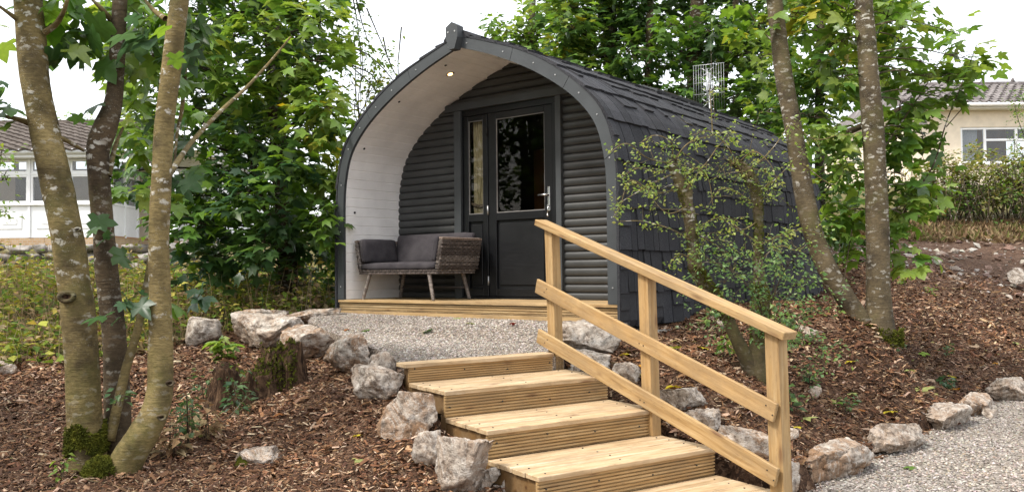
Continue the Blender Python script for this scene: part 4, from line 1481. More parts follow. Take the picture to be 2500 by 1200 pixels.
def build_stump():
    base = P(603, 980, 6.75)
    z0 = hz(base[0], base[1]) - .08
    s = empty('tree_stump', (base[0], base[1], z0), 'rotten brown tree stump with a mossy top beside the terrace rocks', 'stump')
    def shell(cx, cy, R, H, seed, name):
        r = random.Random(seed)
        m = MB(); n = 90; rows = 16
        vs = []
        ph = [r.uniform(0, 6.28) for _ in range(6)]
        def rad(th, f):
            q = R * (1.0 + .38 * (1 - f) ** 2.0)
            q *= 1 + .16 * math.sin(3 * th + ph[0]) + .09 * math.sin(7 * th + ph[1]) + .05 * math.sin(17 * th + ph[2] + f) + .035 * math.sin(31 * th + ph[3] + f * 2)
            q += R * .22 * mnoise.noise(Vector((math.cos(th) * 4, math.sin(th) * 4, f * 2.0 + seed))) + R * .10 * mnoise.noise(Vector((math.cos(th) * 14, math.sin(th) * 14, f * 2.5 + seed)))
            return q
        def top(th): return H * (.76 + .20 * math.sin(th + ph[4]) + .22 * mnoise.noise(Vector((math.cos(th) * 3, math.sin(th) * 3, seed + 2))) + .20 * mnoise.noise(Vector((math.cos(th) * 10, math.sin(th) * 10, seed))))
        for j in range(rows + 1):
            f = j / rows
            for i in range(n):
                th = 2 * math.pi * i / n; q = rad(th, f)
                vs.append((cx + q * math.cos(th), cy + q * math.sin(th), top(th) * f))
        fs = [(j * n + i, j * n + (i + 1) % n, (j + 1) * n + (i + 1) % n, (j + 1) * n + i) for j in range(rows) for i in range(n)]
        o = len(vs)
        for kk, (fr, dz) in enumerate(((.7, -.02), (.35, -.05), (.06, -.07))):
            for i in range(n):
                th = 2 * math.pi * i / n; q = rad(th, 1) * fr
                vs.append((cx + q * math.cos(th), cy + q * math.sin(th), top(th) * (1 if kk == 0 else .97) + dz + .02 * mnoise.noise(Vector((q * 30, th * 3, seed)))))
            a = (rows if kk == 0 else 0) * n if kk == 0 else o + (kk - 1) * n
            b = o + kk * n
            fs += [(a + i, a + (i + 1) % n, b + (i + 1) % n, b + i) for i in range(n)]
        m.add(vs, fs, (1, 1, 1), True)
        m.build(name, 'stump_wood', s)
        return top, rad
    top, rad = shell(-.02, 0, .225, .33, 3, 'stump_wood')
    shell_t, shell_r = shell(.20, .10, .165, .50, 8, 'broken_slab')
    def f1(g):
        th = g.uniform(0, 6.28); fr = math.sqrt(g.random())
        return np.array([.20 + shell_r(th, 1) * fr * math.cos(th), .10 + shell_r(th, 1) * fr * math.sin(th), shell_t(th) - (.01 if fr > .7 else .05)]), np.array([0, 0, 1.0])
    def f2(g):
        th = g.uniform(-2.4, -.3); f = g.uniform(.25, 1.0)
        q = shell_r(th, f)
        return np.array([.20 + q * math.cos(th), .10 + q * math.sin(th), shell_t(th) * f]), np.array([math.cos(th), math.sin(th), .3])
    def f3(g):
        th = g.uniform(0, 6.28); fr = math.sqrt(g.random())
        return np.array([rad(th, 1) * fr * math.cos(th), rad(th, 1) * fr * math.sin(th), top(th) - (.01 if fr > .7 else .04)]), np.array([0, 0, 1.0])
    def fa(g):
        u = g.random()
        return f1(g) if u < .62 else f2(g) if u < .86 else f3(g)
    tufts('moss', fa, 1500, .024, s, seed=5)


# ------------------------------------------------------------------ leaves and trees
SYC_V = [(.36, 0, .03), (0, 0, 0), (-.16, .24, -.05), (.06, .50, -.10), (.20, .30, .01), (.36, .44, .0), (.66, .54, -.12), (.60, .24, .0), (.80, .20, -.05), (1.04, 0, -.18),
         (.80, -.20, -.05), (.60, -.24, .0), (.66, -.54, -.12), (.36, -.44, .0), (.20, -.30, .01), (.06, -.50, -.10), (-.16, -.24, -.05)]
SYC_F = [(0, i, i + 1) for i in range(1, 16)] + [(0, 16, 1)]
SYC_LO_V = [(.36, 0, .03), (0, 0, 0), (.02, .46, -.08), (.25, .30, 0), (.68, .50, -.1), (.62, .2, 0), (1.02, 0, -.16), (.62, -.2, 0), (.68, -.50, -.1), (.25, -.3, 0), (.02, -.46, -.08)]
SYC_LO_F = [(0, i, i + 1) for i in range(1, 10)] + [(0, 10, 1)]
OVAL_V = [(0, 0, 0), (.45, .30, .07), (1, 0, -.08), (.45, -.30, .07), (.5, 0, 0)]
OVAL_F = [(0, 4, 1), (1, 4, 2), (0, 3, 4), (3, 2, 4)]
LANCE_V = [(0, 0, 0), (.4, .15, .04), (1, 0, -.15), (.4, -.15, .04)]
LANCE_F = [(0, 2, 1), (0, 3, 2)]
KIND = {'syc': (SYC_V, SYC_F), 'syc_lo': (SYC_LO_V, SYC_LO_F), 'oval': (OVAL_V, OVAL_F), 'lance': (LANCE_V, LANCE_F)}

DARK = [(.050, .108, .032), (.066, .136, .036), (.082, .162, .038), (.044, .092, .029)]
MID = [(.080, .160, .027), (.102, .198, .030), (.125, .23, .034), (.066, .136, .026)]
LIGHT = [(.145, .25, .042), (.18, .28, .048), (.12, .22, .038), (.215, .29, .055), (.16, .24, .045)]
YELLOW = [(.32, .33, .045), (.40, .36, .05), (.26, .30, .045)]
BLUE = [(.048, .105, .046), (.062, .125, .052), (.04, .085, .038)]
WEED = [(.26, .29, .055), (.37, .36, .065), (.16, .23, .045), (.45, .39, .09), (.11, .18, .04), (.22, .29, .05)]
STRAW = [(.36, .27, .14), (.28, .19, .10), (.22, .14, .075), (.42, .33, .19)]


def leaves(name, pos, head, nrm, size, tint, kind, parent=None, mat='leaf'):
    """pos/head/nrm (n,3): blade foot, direction of the tip, face normal"""
    tv, tf = KIND[kind]
    tv = np.array(tv, float); tf = np.array(tf)
    x = head / np.linalg.norm(head, axis=1, keepdims=True)
    nz = nrm - x * (nrm * x).sum(1, keepdims=True)
    nz /= np.linalg.norm(nz, axis=1, keepdims=True) + 1e-9
    y = np.cross(nz, x)
    fr = np.stack([x, y, nz], 2)
    n = len(pos)
    # every blade bends, folds and stretches a little differently
    T = np.repeat(tv[None], n, 0)
    T[:, :, 2] += RNG.normal(.0, .16, (n, 1)) * T[:, :, 0] ** 2 + RNG.normal(.12, .16, (n, 1)) * np.abs(T[:, :, 1])
    T[:, :, 1] *= RNG.uniform(.82, 1.12, (n, 1)); T[:, :, 1] += RNG.normal(0, .1, (n, 1)) * T[:, :, 0] ** 2
    V = np.einsum('nij,nkj->nki', fr, T * size[:, None, None]) + pos[:, None, :]
    F = tf[None] + (np.arange(n) * len(tv))[:, None, None]
    return fastmesh(name, V.reshape(-1, 3), F.ravel(), 3, np.repeat(tint, len(tf), 0), mat, parent, kind.startswith('syc'))


class Crown:
    def __init__(s):
        s.tips = []      # (pos, outward)
        s.pos = []; s.head = []; s.nrm = []; s.size = []; s.tint = []
        s.wood = MB()
        s.detail = 5

    def limb(s, a, b, r0, r1, sag=.08, n=6, wig=.04):
        a = np.array(a, float); b = np.array(b, float)
        L = np.linalg.norm(b - a)
        mid = [a, a + (b - a) * .33 + np.array([rnd.gauss(0, wig), rnd.gauss(0, wig), sag * .8]) * L, a + (b - a) * .7 + np.array([rnd.gauss(0, wig), rnd.gauss(0, wig), sag * .6]) * L, b]
        pts = spline(mid, n)
        s.wood.tube(pts, list(np.linspace(r0, r1, len(pts))), s.detail, cap=False, smooth=True)
        return pts

    def spray(s, tip, out, n, size, cols, spread=.16, droop=.35, up=1.0):
        out = np.array(out, float); out /= np.linalg.norm(out) + 1e-9
        for _ in range(n):
            a = rnd.uniform(0, 6.283)
            h = np.array([math.cos(a), math.sin(a), rnd.uniform(-.5, .15) - droop * .5]) + out * .75
            h /= np.linalg.norm(h)
            d = rnd.uniform(.15, 1.0) * spread
            p = np.array(tip) + h * d + np.array([0, 0, rnd.gauss(0, spread * .45)])
            s.pos.append(p); s.head.append(h)
            s.nrm.append(np.array([rnd.gauss(0, .42), rnd.gauss(0, .42), up]) + out * .5)
            s.size.append(size * rnd.uniform(.42, 1.2))
            c = cols[rnd.randrange(len(cols))]; k = rnd.uniform(.8, 1.2)
            s.tint.append((c[0] * k * rnd.uniform(.9, 1.1), c[1] * k, c[2] * k))

    def cluster(s, c, r, n, size, cols, attach=None, per=8, r0=.03, spread=.16, droop=.35, edge=.55, twig=.006, mixcols=None):
        c = np.array(c, float); r = np.array(r, float)
        if attach is not None:
            pts = s.limb(attach, c, r0, r0 * .35)
        else:
            pts = np.array([c])
        for i in range(n):
            v = np.array([rnd.gauss(0, 1) for _ in range(3)]); v /= np.linalg.norm(v)
            f = rnd.random() ** edge
            t = c + v * f * r
            out = v * np.array([1, 1, .4]) + np.array([0, 0, .1])
            if twig and (i % 2 == 0):
                q = pts[-1 - rnd.randrange(min(len(pts), 8))]
                s.wood.tube([q, (q + t) / 2 + np.array([0, 0, .04]), t], [twig * 1.6, twig, twig * .6], 3, cap=False)
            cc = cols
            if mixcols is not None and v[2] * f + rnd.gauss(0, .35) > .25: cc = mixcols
            s.spray(t, out, max(2, int(per * rnd.uniform(.6, 1.3))), size, cc, spread, droop)

    def finish(s, parent, kind, leafname='crown', woodname='branches', woodmat='bark_dark', mat='leaf'):
        if s.wood.v: s.wood.build(woodname, woodmat, parent)
        if s.pos:
            leaves(leafname, np.array(s.pos), np.array(s.head), np.array(s.nrm), np.array(s.size), np.array(s.tint), kind, parent, mat)


def stem(parent, rows, name='trunk', mat='bark', seg=18, n=6, rough=.035, flare=None, seed=0):
    """rows: (px, py, width px, distance); returns the centre line"""
    pts = [];
    for (x, y, w, Y) in rows:
        p = P(x, y, Y); pts.append((*p, w / 2 * Y / FPX))
    q = spline(pts, n)
    m = MB(); m.tube(q[:, :3], list(q[:, 3]), seg, rough=rough, seed=seed)
    m.build(name, mat, parent)
    return q


def near_stem(q, c):
    """point of a stem to hang a limb on: below the cluster when possible"""
    d = np.linalg.norm(q[:, :3] - np.array(c), axis=1) + np.where(q[:, 2] > c[2], .6, 0)
    return q[int(np.argmin(d)), :3]


def scl(px, Y): return px * Y / FPX


def build_left_tree():
    b = P(240, 1150, 5.2)
    t = empty('multi_stem_tree', (b[0], b[1], hz(b[0], b[1])), 'sycamore with three lichen spotted stems from one mossy base at the left', 'tree')
    A = stem(t, [(52, -260, 60, 5.35), (60, -120, 62, 5.3), (68, 0, 64, 5.3), (77, 100, 67, 5.28), (86, 200, 66, 5.25), (105, 300, 66, 5.25), (128, 400, 72, 5.22), (149, 500, 72, 5.2), (168, 600, 74, 5.2), (179, 680, 75, 5.2), (189, 750, 77, 5.2), (200, 880, 78, 5.2), (206, 1010, 79, 5.2), (212, 1090, 84, 5.2), (214, 1150, 92, 5.2), (214, 1230, 104, 5.2)], seg=26, n=10, rough=.03, seed=1)
    B = stem(t, [(306, -250, 32, 5.7), (299, -120, 33, 5.65), (293, 0, 35, 5.6), (288, 100, 36, 5.6), (283, 190, 38, 5.58), (276, 255, 42, 5.55), (257, 310, 56, 5.5), (240, 365, 54, 5.5), (243, 450, 50, 5.5), (252, 560, 50, 5.5), (259, 640, 52, 5.5), (267, 720, 54, 5.5), (277, 800, 54, 5.48), (284, 900, 58, 5.45), (287, 1040, 62, 5.4), (286, 1160, 66, 5.35)], mat='bark_dark', seg=20, n=10, rough=.04, seed=2)
    Cc = stem(t, [(470, -260, 38, 5.3), (453, -120, 41, 5.28), (439, 0, 43, 5.25), (426, 100, 46, 5.25), (414, 200, 46, 5.25), (402, 300, 46, 5.25), (396, 400, 47, 5.22), (391, 500, 48, 5.2), (388, 600, 48, 5.2), (390, 700, 50, 5.2), (392, 800, 55, 5.2), (392, 900, 60, 5.2), (389, 960, 61, 5.18), (376, 1010, 66, 5.15), (352, 1055, 72, 5.13), (328, 1092, 76, 5.12), (308, 1130, 78, 5.12), (290, 1190, 84, 5.12)], seg=24, n=10, rough=.03, seed=3)
    D = stem(t, [(372, 590, 13, 5.55), (364, 660, 16, 5.5), (348, 745, 18, 5.45), (333, 815, 20, 5.4), (310, 890, 22, 5.35), (288, 985, 24, 5.3), (268, 1075, 26, 5.25)], name='sapling_stem', mat='bark', seg=12, n=6, seed=4)
    # a dead knot and old branch scars
    for (x, y, Y, r, st) in ((163, 724, 5.09, .042, A), (415, 935, 5.06, .02, Cc), (395, 1018, 5.04, .022, Cc), (190, 560, 5.1, .016, A)):
        p = P(x, y, Y)
        m = MB()
        ring = [(p[0] + r * math.cos(a), p[1] + .006 * math.sin(2 * a), p[2] + r * .62 * math.sin(a)) for a in np.linspace(0, 6.283, 15)]
        m.tube(ring, r * .36, 6, cap=False, rough=.1)
        m.build('knot', 'bark_dark', t)
        m = MB(); m.tube([p + np.array([0, .02, 0]), p + np.array([0, .002, 0])], [r * .85, r * .7], 10, cap=True); m.build('knot_hollow', 'stump_wood', t)
    # moss collar and mossy foot
    def on_A(g):
        z0, z1 = P(206, 1040, 5.2)[2], P(210, 1098, 5.2)[2]
        th = g.uniform(0, 6.28); z = z0 + (z1 - z0) * g.random() ** .8 + .03 * math.sin(3 * th)
        i = int(np.argmin(np.abs(A[:, 2] - z))); c = A[i]
        n = np.array([math.cos(th), math.sin(th), .2])
        return np.array([c[0], c[1], z]) + n * np.array([1, 1, 0]) * (c[3] * 1.0), n
    tufts('moss', on_A, 2600, .024, t, seed=7)
    def foot(g):
        n = np.array([g.normal(), g.normal(), abs(g.normal())]); n /= np.linalg.norm(n)
        c = P(246, 1170, 5.05)
        return c + n * np.array([.095, .09, .12]), n
    tufts('moss', foot, 2200, .024, t, seed=8)
    me = rock_mesh(.085, .08, .11, 5, 3); o = link('root_buttress', me, 'moss', t)
    o.location = tuple(P(246, 1170, 5.05) - np.array(t.location))
    for ch in list(t.children):
        if ch.name.split('.')[0] != 'root_buttress':
            ch.location = tuple(-np.array(t.location))
    c = Crown(); c.detail = 7
    # bare side branches
    for st, rows in ((A, [(60, 62, 5.28), (32, 40, 5.2), (-10, 10, 5.1)]), (A, [(70, 300, 5.25), (40, 290, 5.2), (-20, 278, 5.1)]), (A, [(110, 80, 5.25), (140, 55, 5.2), (162, 8, 5.1), (170, -60, 5.1)]), (A, [(130, 330, 5.22), (165, 345, 5.3), (205, 368, 5.45)]),
                     (B, [(272, 50, 5.6), (246, 20, 5.5), (215, -10, 5.5)]), (Cc, [(404, 46, 5.25), (375, 25, 5.3), (350, -5, 5.3)]), (Cc, [(436, 50, 5.6), (452, 110, 5.9), (446, 250, 5.9), (432, 330, 5.9), (425, 420, 5.7)]), (B, [(265, 430, 5.5), (280, 360, 5.6), (300, 312, 5.7)]), (Cc, [(410, 430, 5.3), (465, 350, 5.9), (540, 270, 6.3), (600, 215, 6.6), (660, 150, 6.8), (710, 90, 6.9)])):
        pts = spline([P(*r) for r in rows], 6)
        c.wood.tube(pts, list(np.linspace(.020, .008, len(pts))), 8, rough=.08, cap=False)
    L = [(25, 70, 5.2, 2, LIGHT), (15, 250, 5.2, 3, DARK), (55, 275, 5.2, 1, MID), (140, 40, 5.4, 4, MID), (130, 85, 5.3, 2, LIGHT), (200, 60, 5.5, 5, DARK + MID), (180, 110, 5.5, 4, DARK), (235, 105, 5.6, 5, MID), (215, 20, 5.7, 5, LIGHT), (265, 30, 5.9, 5, LIGHT),
         (260, 110, 5.9, 3, LIGHT), (335, 30, 5.8, 6, LIGHT), (350, 90, 5.9, 6, MID), (330, 160, 6, 5, LIGHT), (370, 60, 5.5, 4, BLUE), (375, 130, 5.6, 4, MID), (400, 20, 5.6, 5, MID), (450, 60, 5.6, 5, MID), (470, 20, 5.7, 5, DARK), (345, 240, 6.2, 5, LIGHT), (330, 310, 6.2, 4, MID), (240, 265, 5.5, 2, DARK),
         (425, 90, 5.1, 2, MID), (470, 100, 5.5, 4, BLUE), (345, 380, 6.3, 5, MID), (350, 350, 6.1, 4, LIGHT), (305, 470, 6.0, 3, MID), (340, 460, 6.2, 3, LIGHT), (215, 560, 5.3, 2, DARK), (245, 555, 5.2, 2, DARK), (290, 570, 5.3, 2, DARK), (300, 740, 5.1, 3, BLUE), (330, 730, 5.2, 2, BLUE), (295, 775, 5.0, 2, BLUE), (265, 745, 5.1, 1, BLUE), (435, 740, 5.5, 2, MID), (490, 715, 5.6, 3, BLUE),
         (100, 20, 5.5, 3, MID), (10, 225, 5.1, 2, BLUE), (180, -40, 5.5, 6, MID), (300, -50, 5.8, 8, MID), (420, -50, 5.6, 8, MID), (40, -60, 5.2, 5, MID), (480, 200, 6.0, 4, MID), (440, 360, 6.0, 3, BLUE), (450, 300, 6.2, 4, BLUE), (470, 250, 6.3, 4, MID), (430, 480, 6.0, 3, MID), (450, 420, 6.2, 4, DARK)]
    for (x, y, Y, n, cols) in L:
        c.spray(P(x, y, Y), (rnd.gauss(0, 1), -.5 + rnd.gauss(0, .5), -.1), n + (n > 2) * 2, .185 if y < 400 else .135, cols, .13 if y < 400 else .08, .5, .7)
    c.finish(t, 'syc', 'leaves', 'branches', 'bark')
    for ch in t.children:
        if ch.name.split('.')[0] in ('leaves', 'branches'): ch.location = tuple(-np.array(t.location))


def fix(t):
    """parts were built in world coordinates: hang them on the Empty at the thing's base"""
    for ch in t.children:
        ch.location = tuple(np.array(ch.location) - np.array(t.location))


def tree(name, base, label, group, trunks, clusters, kind, size, woodmat='bark_far', leafmat='leaf', per=8, spread=.16, cat='tree', r0=.03, extra=None, twig=.006, droop=.35):
    """clusters: (px, py, Y, rx px, ry px, depth m, sprays, colours, top colours)"""
    t = empty(name, (base[0], base[1], hz(base[0], base[1])), label, cat, 0, group)
    sts = [stem(t, rows, seg=sg_, mat=mt, n=6, rough=.05, seed=i) for i, (rows, sg_, mt) in enumerate(trunks)]
    allq = np.vstack(sts) if sts else None
    c = Crown()
    for (x, y, Y, rx, ry, rd, n, cols, top) in clusters:
        p = P(x, y, Y)
        a = near_stem(allq, p) if allq is not None else None
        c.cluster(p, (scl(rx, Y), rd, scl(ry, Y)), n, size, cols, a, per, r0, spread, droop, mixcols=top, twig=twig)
    if extra: extra(c, allq)
    c.finish(t, kind, 'crown', 'branches', woodmat, leafmat)
    fix(t)
    return t


def build_trees():
    # the dense sycamore left of the pod
    cl = []
    for y in range(-160, 740, 95):
        for x in range(350, 830, 105):
            X = x + rnd.uniform(-30, 30); Yy = y + rnd.uniform(-25, 25)
            if Yy > 380 and X < 470 and rnd.random() < .55: continue
            if Yy > 560 and X < 520: continue
            Y = rnd.uniform(10.4, 12.3)
            if X > 760: Y = rnd.uniform(11.2, 12.6)
            inner = Yy > 420 and X > 540
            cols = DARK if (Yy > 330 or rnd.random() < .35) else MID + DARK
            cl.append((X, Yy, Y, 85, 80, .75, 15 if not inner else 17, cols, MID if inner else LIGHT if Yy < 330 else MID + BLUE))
    for (x, y, n, col) in ((320, 130, 12, LIGHT), (335, 260, 10, LIGHT), (370, 340, 9, LIGHT + MID), (480, 90, 12, LIGHT + MID), (560, 200, 12, LIGHT + MID), (640, 60, 12, LIGHT + MID), (700, 160, 10, LIGHT), (800, 150, 10, LIGHT), (800, 260, 12, LIGHT), (770, 330, 10, LIGHT + YELLOW), (800, 420, 8, LIGHT), (790, 50, 10, LIGHT), (450, 480, 10, MID), (520, 420, 10, BLUE + MID), (600, 480, 12, BLUE + MID), (520, 540, 12, BLUE + MID), (450, 560, 7, MID), (610, 330, 12, BLUE + MID), (700, 400, 12, BLUE + MID), (560, 620, 10, DARK + BLUE), (640, 600, 10, DARK), (480, 640, 7, BLUE), (690, 540, 10, DARK + BLUE), (780, 540, 10, MID)):
        cl.append((x, y, rnd.uniform(9.7, 10.3), 60, 48, .35, n, col, None))
    base = P(700, 745, 11.2)
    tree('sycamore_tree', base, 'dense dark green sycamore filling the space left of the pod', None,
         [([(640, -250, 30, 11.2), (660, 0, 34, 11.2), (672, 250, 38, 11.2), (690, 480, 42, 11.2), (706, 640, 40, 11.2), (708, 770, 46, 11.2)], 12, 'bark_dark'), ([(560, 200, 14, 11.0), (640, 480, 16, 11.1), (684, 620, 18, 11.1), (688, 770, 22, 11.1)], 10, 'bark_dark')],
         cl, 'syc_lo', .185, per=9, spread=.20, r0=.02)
    # thin pale elder in the gap left of the ridge
    def elder(c, q):
        for rows in ([(840, 110, 12.2), (900, 135, 12.2), (955, 190, 12.3), (1000, 260, 12.4)], [(870, 0, 12.2), (885, 60, 12.2), (905, 120, 12.2)], [(895, 20, 12.3), (925, 90, 12.3), (960, 170, 12.3)], [(980, 66, 12.3), (975, 120, 12.3), (972, 170, 12.3), (985, 230, 12.3)], [(860, 160, 12.4), (910, 185, 12.4), (935, 240, 12.4)],
                     [(830, 240, 12.3), (870, 260, 12.3), (930, 300, 12.3)], [(850, -60, 12.2), (868, 30, 12.2), (880, 130, 12.2), (880, 260, 12.3)], [(935, 90, 12.3), (950, 150, 12.3), (985, 215, 12.3)], [(820, 60, 12.2), (850, 150, 12.2), (900, 200, 12.2), (950, 260, 12.3), (1010, 330, 12.4)]):
            pts = spline([P(*r) for r in rows], 7)
            c.wood.tube(pts, list(np.linspace(.012, .005, len(pts))), 4, cap=False)
            for p in pts[1:]:
                if rnd.random() < .5: c.spray(p, (rnd.gauss(0, 1), rnd.gauss(0, 1), .2), rnd.randrange(2, 6), .062, LIGHT + YELLOW[:1], .11, .3)
    base = P(870, 700, 12.6)
    tree('elder_tree', base, 'thin pale leaved elder with bare twigs against the sky beside the pod ridge', None,
         [([(884, 330, 8, 12.4), (876, 400, 10, 12.45), (872, 480, 13, 12.5), (868, 740, 22, 12.6)], 8, 'bark_far')],
         [(860, 60, 12.3, 40, 50, .3, 9, LIGHT, None), (900, 215, 12.4, 60, 35, .3, 13, LIGHT, YELLOW), (860, 310, 12.4, 50, 50, .3, 16, LIGHT, YELLOW), (930, 180, 12.4, 45, 25, .3, 8, LIGHT, None), (955, 250, 12.5, 40, 30, .3, 9, LIGHT, None), (830, 400, 12.4, 40, 60, .3, 14, LIGHT, YELLOW), (930, 300, 12.5, 40, 30, .3, 8, MID, None), (842, 180, 12.3, 40, 50, .3, 12, LIGHT, YELLOW), (900, 270, 12.4, 45, 35, .3, 16, LIGHT, YELLOW), (880, 350, 12.5, 40, 40, .3, 14, MID, LIGHT), (920, 150, 12.4, 30, 22, .3, 7, LIGHT, None), (970, 215, 12.4, 25, 25, .3, 6, LIGHT, None), (880, 110, 12.3, 30, 30, .3, 7, LIGHT, None)], 'oval', .10, per=9, spread=.15, r0=.010, extra=elder, twig=.003)
    # woodland behind the pod: each tree its own
    def mass(x0, x1, y0, y1, step, Ya, Yb, n, cols, top, r=75):
        out = []
        for y in range(y0, y1, step):
            for x in range(x0, x1, step):
                Y = rnd.uniform(Ya, Yb)
                out.append((x + rnd.uniform(-.3, .3) * step, y + rnd.uniform(-.3, .3) * step, Y, r, r * .85, .8, n, cols, top))
        return out
    g = 'trees growing behind the pod'
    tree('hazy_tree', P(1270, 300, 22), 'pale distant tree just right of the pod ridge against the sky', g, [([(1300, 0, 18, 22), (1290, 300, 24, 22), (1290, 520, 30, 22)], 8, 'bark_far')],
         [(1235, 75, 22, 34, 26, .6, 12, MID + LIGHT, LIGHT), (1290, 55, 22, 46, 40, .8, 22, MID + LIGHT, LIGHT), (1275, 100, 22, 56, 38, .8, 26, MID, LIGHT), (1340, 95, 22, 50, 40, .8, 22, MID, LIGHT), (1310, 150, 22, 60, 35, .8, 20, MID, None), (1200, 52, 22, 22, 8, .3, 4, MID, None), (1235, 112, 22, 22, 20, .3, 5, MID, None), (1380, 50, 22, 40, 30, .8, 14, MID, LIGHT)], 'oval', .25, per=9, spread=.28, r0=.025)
    tree('sycamore_tree', P(1470, 300, 16.5), 'bushy green sycamore with a paler left side behind the arch of the pod', g, [([(1480, -200, 30, 16.5), (1490, 100, 34, 16.5), (1500, 480, 40, 16.5)], 10, 'bark_far')],
         mass(1375, 1560, -80, 230, 72, 15.5, 17, 24, MID + DARK, LIGHT, 60) + [(1350, 150, 16.2, 55, 30, .6, 16, LIGHT, YELLOW), (1375, 20, 16.2, 50, 45, .6, 16, LIGHT, None), (1400, 110, 16, 50, 40, .6, 16, LIGHT, YELLOW)], 'syc_lo', .185, per=9, spread=.24, r0=.02)
    tree('sycamore_tree', P(1700, 300, 15.5), 'tall dark sycamore with a thick trunk behind the aerial', g, [([(1700, -200, 30, 15.5), (1702, 0, 33, 15.5), (1694, 120, 36, 15.5), (1698, 300, 40, 15.5), (1700, 480, 46, 15.5)], 12, 'bark_dark'), ([(1810, -100, 14, 15.2), (1785, 90, 18, 15.3), (1768, 180, 20, 15.4), (1756, 420, 24, 15.5)], 8, 'bark_dark'), ([(1590, -100, 16, 15.6), (1585, 120, 20, 15.6), (1580, 400, 24, 15.6)], 8, 'bark_dark')],
         mass(1570, 1900, -90, 330, 78, 15.0, 16.8, 23, DARK, MID, 66) + [(1640, 60, 14.6, 60, 40, .4, 8, MID, LIGHT), (1760, 30, 14.6, 60, 40, .4, 8, MID, LIGHT), (1830, 130, 14.6, 50, 50, .4, 10, LIGHT, None), (1790, 250, 14.4, 70, 40, .4, 12, DARK, MID), (1830, 310, 14.2, 70, 40, .4, 14, DARK + MID, MID)], 'syc_lo', .185, per=9, spread=.24, r0=.02)
    tree('sycamore_tree', P(2000, 350, 13.6), 'bright yellow green young sycamore between the right trunks and the pod end', g, [([(2010, -100, 14, 13.5), (2000, 250, 20, 13.5), (2005, 600, 26, 13.6)], 8, 'bark_far')],
         mass(1880, 2120, 180, 640, 82, 12.9, 14.0, 11, MID + DARK, LIGHT + MID, 62) + mass(1930, 2200, -80, 180, 85, 12.9, 14.0, 12, LIGHT + MID, LIGHT, 62), 'syc_lo', .185, per=8, spread=.22, r0=.016)
    # the two-stemmed tree at the right
    b = P(2135, 800, 8.5)
    EF = [([(1870, -260, 32, 8.9), (1880, -120, 35, 8.8), (1890, 0, 38, 8.7), (1902, 100, 40, 8.68), (1916, 200, 42, 8.65), (1935, 300, 42, 8.6), (1951, 400, 45, 8.6), (1966, 490, 46, 8.58), (1983, 560, 48, 8.55), (2004, 620, 47, 8.55), (2034, 680, 47, 8.5), (2066, 730, 48, 8.5), (2094, 775, 50, 8.5), (2112, 830, 60, 8.5)], 18, 'bark_mid'),
          ([(2090, -260, 36, 8.8), (2100, -120, 38, 8.7), (2108, 0, 41, 8.6), (2116, 100, 46, 8.55), (2122, 200, 48, 8.5), (2130, 300, 51, 8.5), (2136, 400, 52, 8.5), (2141, 500, 53, 8.5), (2144, 600, 54, 8.5), (2143, 680, 57, 8.5), (2145, 740, 60, 8.5), (2146, 790, 70, 8.5), (2148, 835, 92, 8.5)], 20, 'bark_mid')]
    def sap(c, q):
        for rows, r in (([(2150, 620, 8.9), (2230, 480, 9), (2280, 400, 9), (2310, 300, 9), (2350, 200, 9), (2385, 110, 9)], .011), ([(2180, 640, 9), (2200, 520, 9), (2260, 450, 9), (2300, 380, 9)], .009), ([(2310, 310, 9), (2360, 250, 9), (2420, 160, 9)], .006), ([(2145, 380, 8.7), (2200, 300, 9), (2260, 210, 9), (2330, 90, 9)], .009), ([(2120, 60, 8.5), (2060, 20, 8.8), (1990, -20, 9)], .012), ([(1905, 120, 8.7), (1850, 60, 9), (1800, -20, 9.2)], .012),
                        ([(2060, 690, 8.6), (2080, 560, 8.9), (2100, 450, 9)], .008), ([(2130, 560, 8.5), (2210, 600, 8.6), (2260, 620, 8.7)], .006), ([(1745, 290, 9), (1738, 180, 9), (1735, 90, 9)], .004)):
            pts = spline([P(*w) for w in rows], 7)
            c.wood.tube(pts, list(np.linspace(r, r * .35, len(pts))), 5, cap=False)
            if r > .0045:
                for p in pts[len(pts) // 3:]:
                    if rnd.random() < .38: c.spray(p, (rnd.gauss(0, 1), rnd.gauss(0, 1), 0), rnd.randrange(1, 4), .165, LIGHT + MID, .13, .5)
    L = LIGHT; Mm = MID + LIGHT
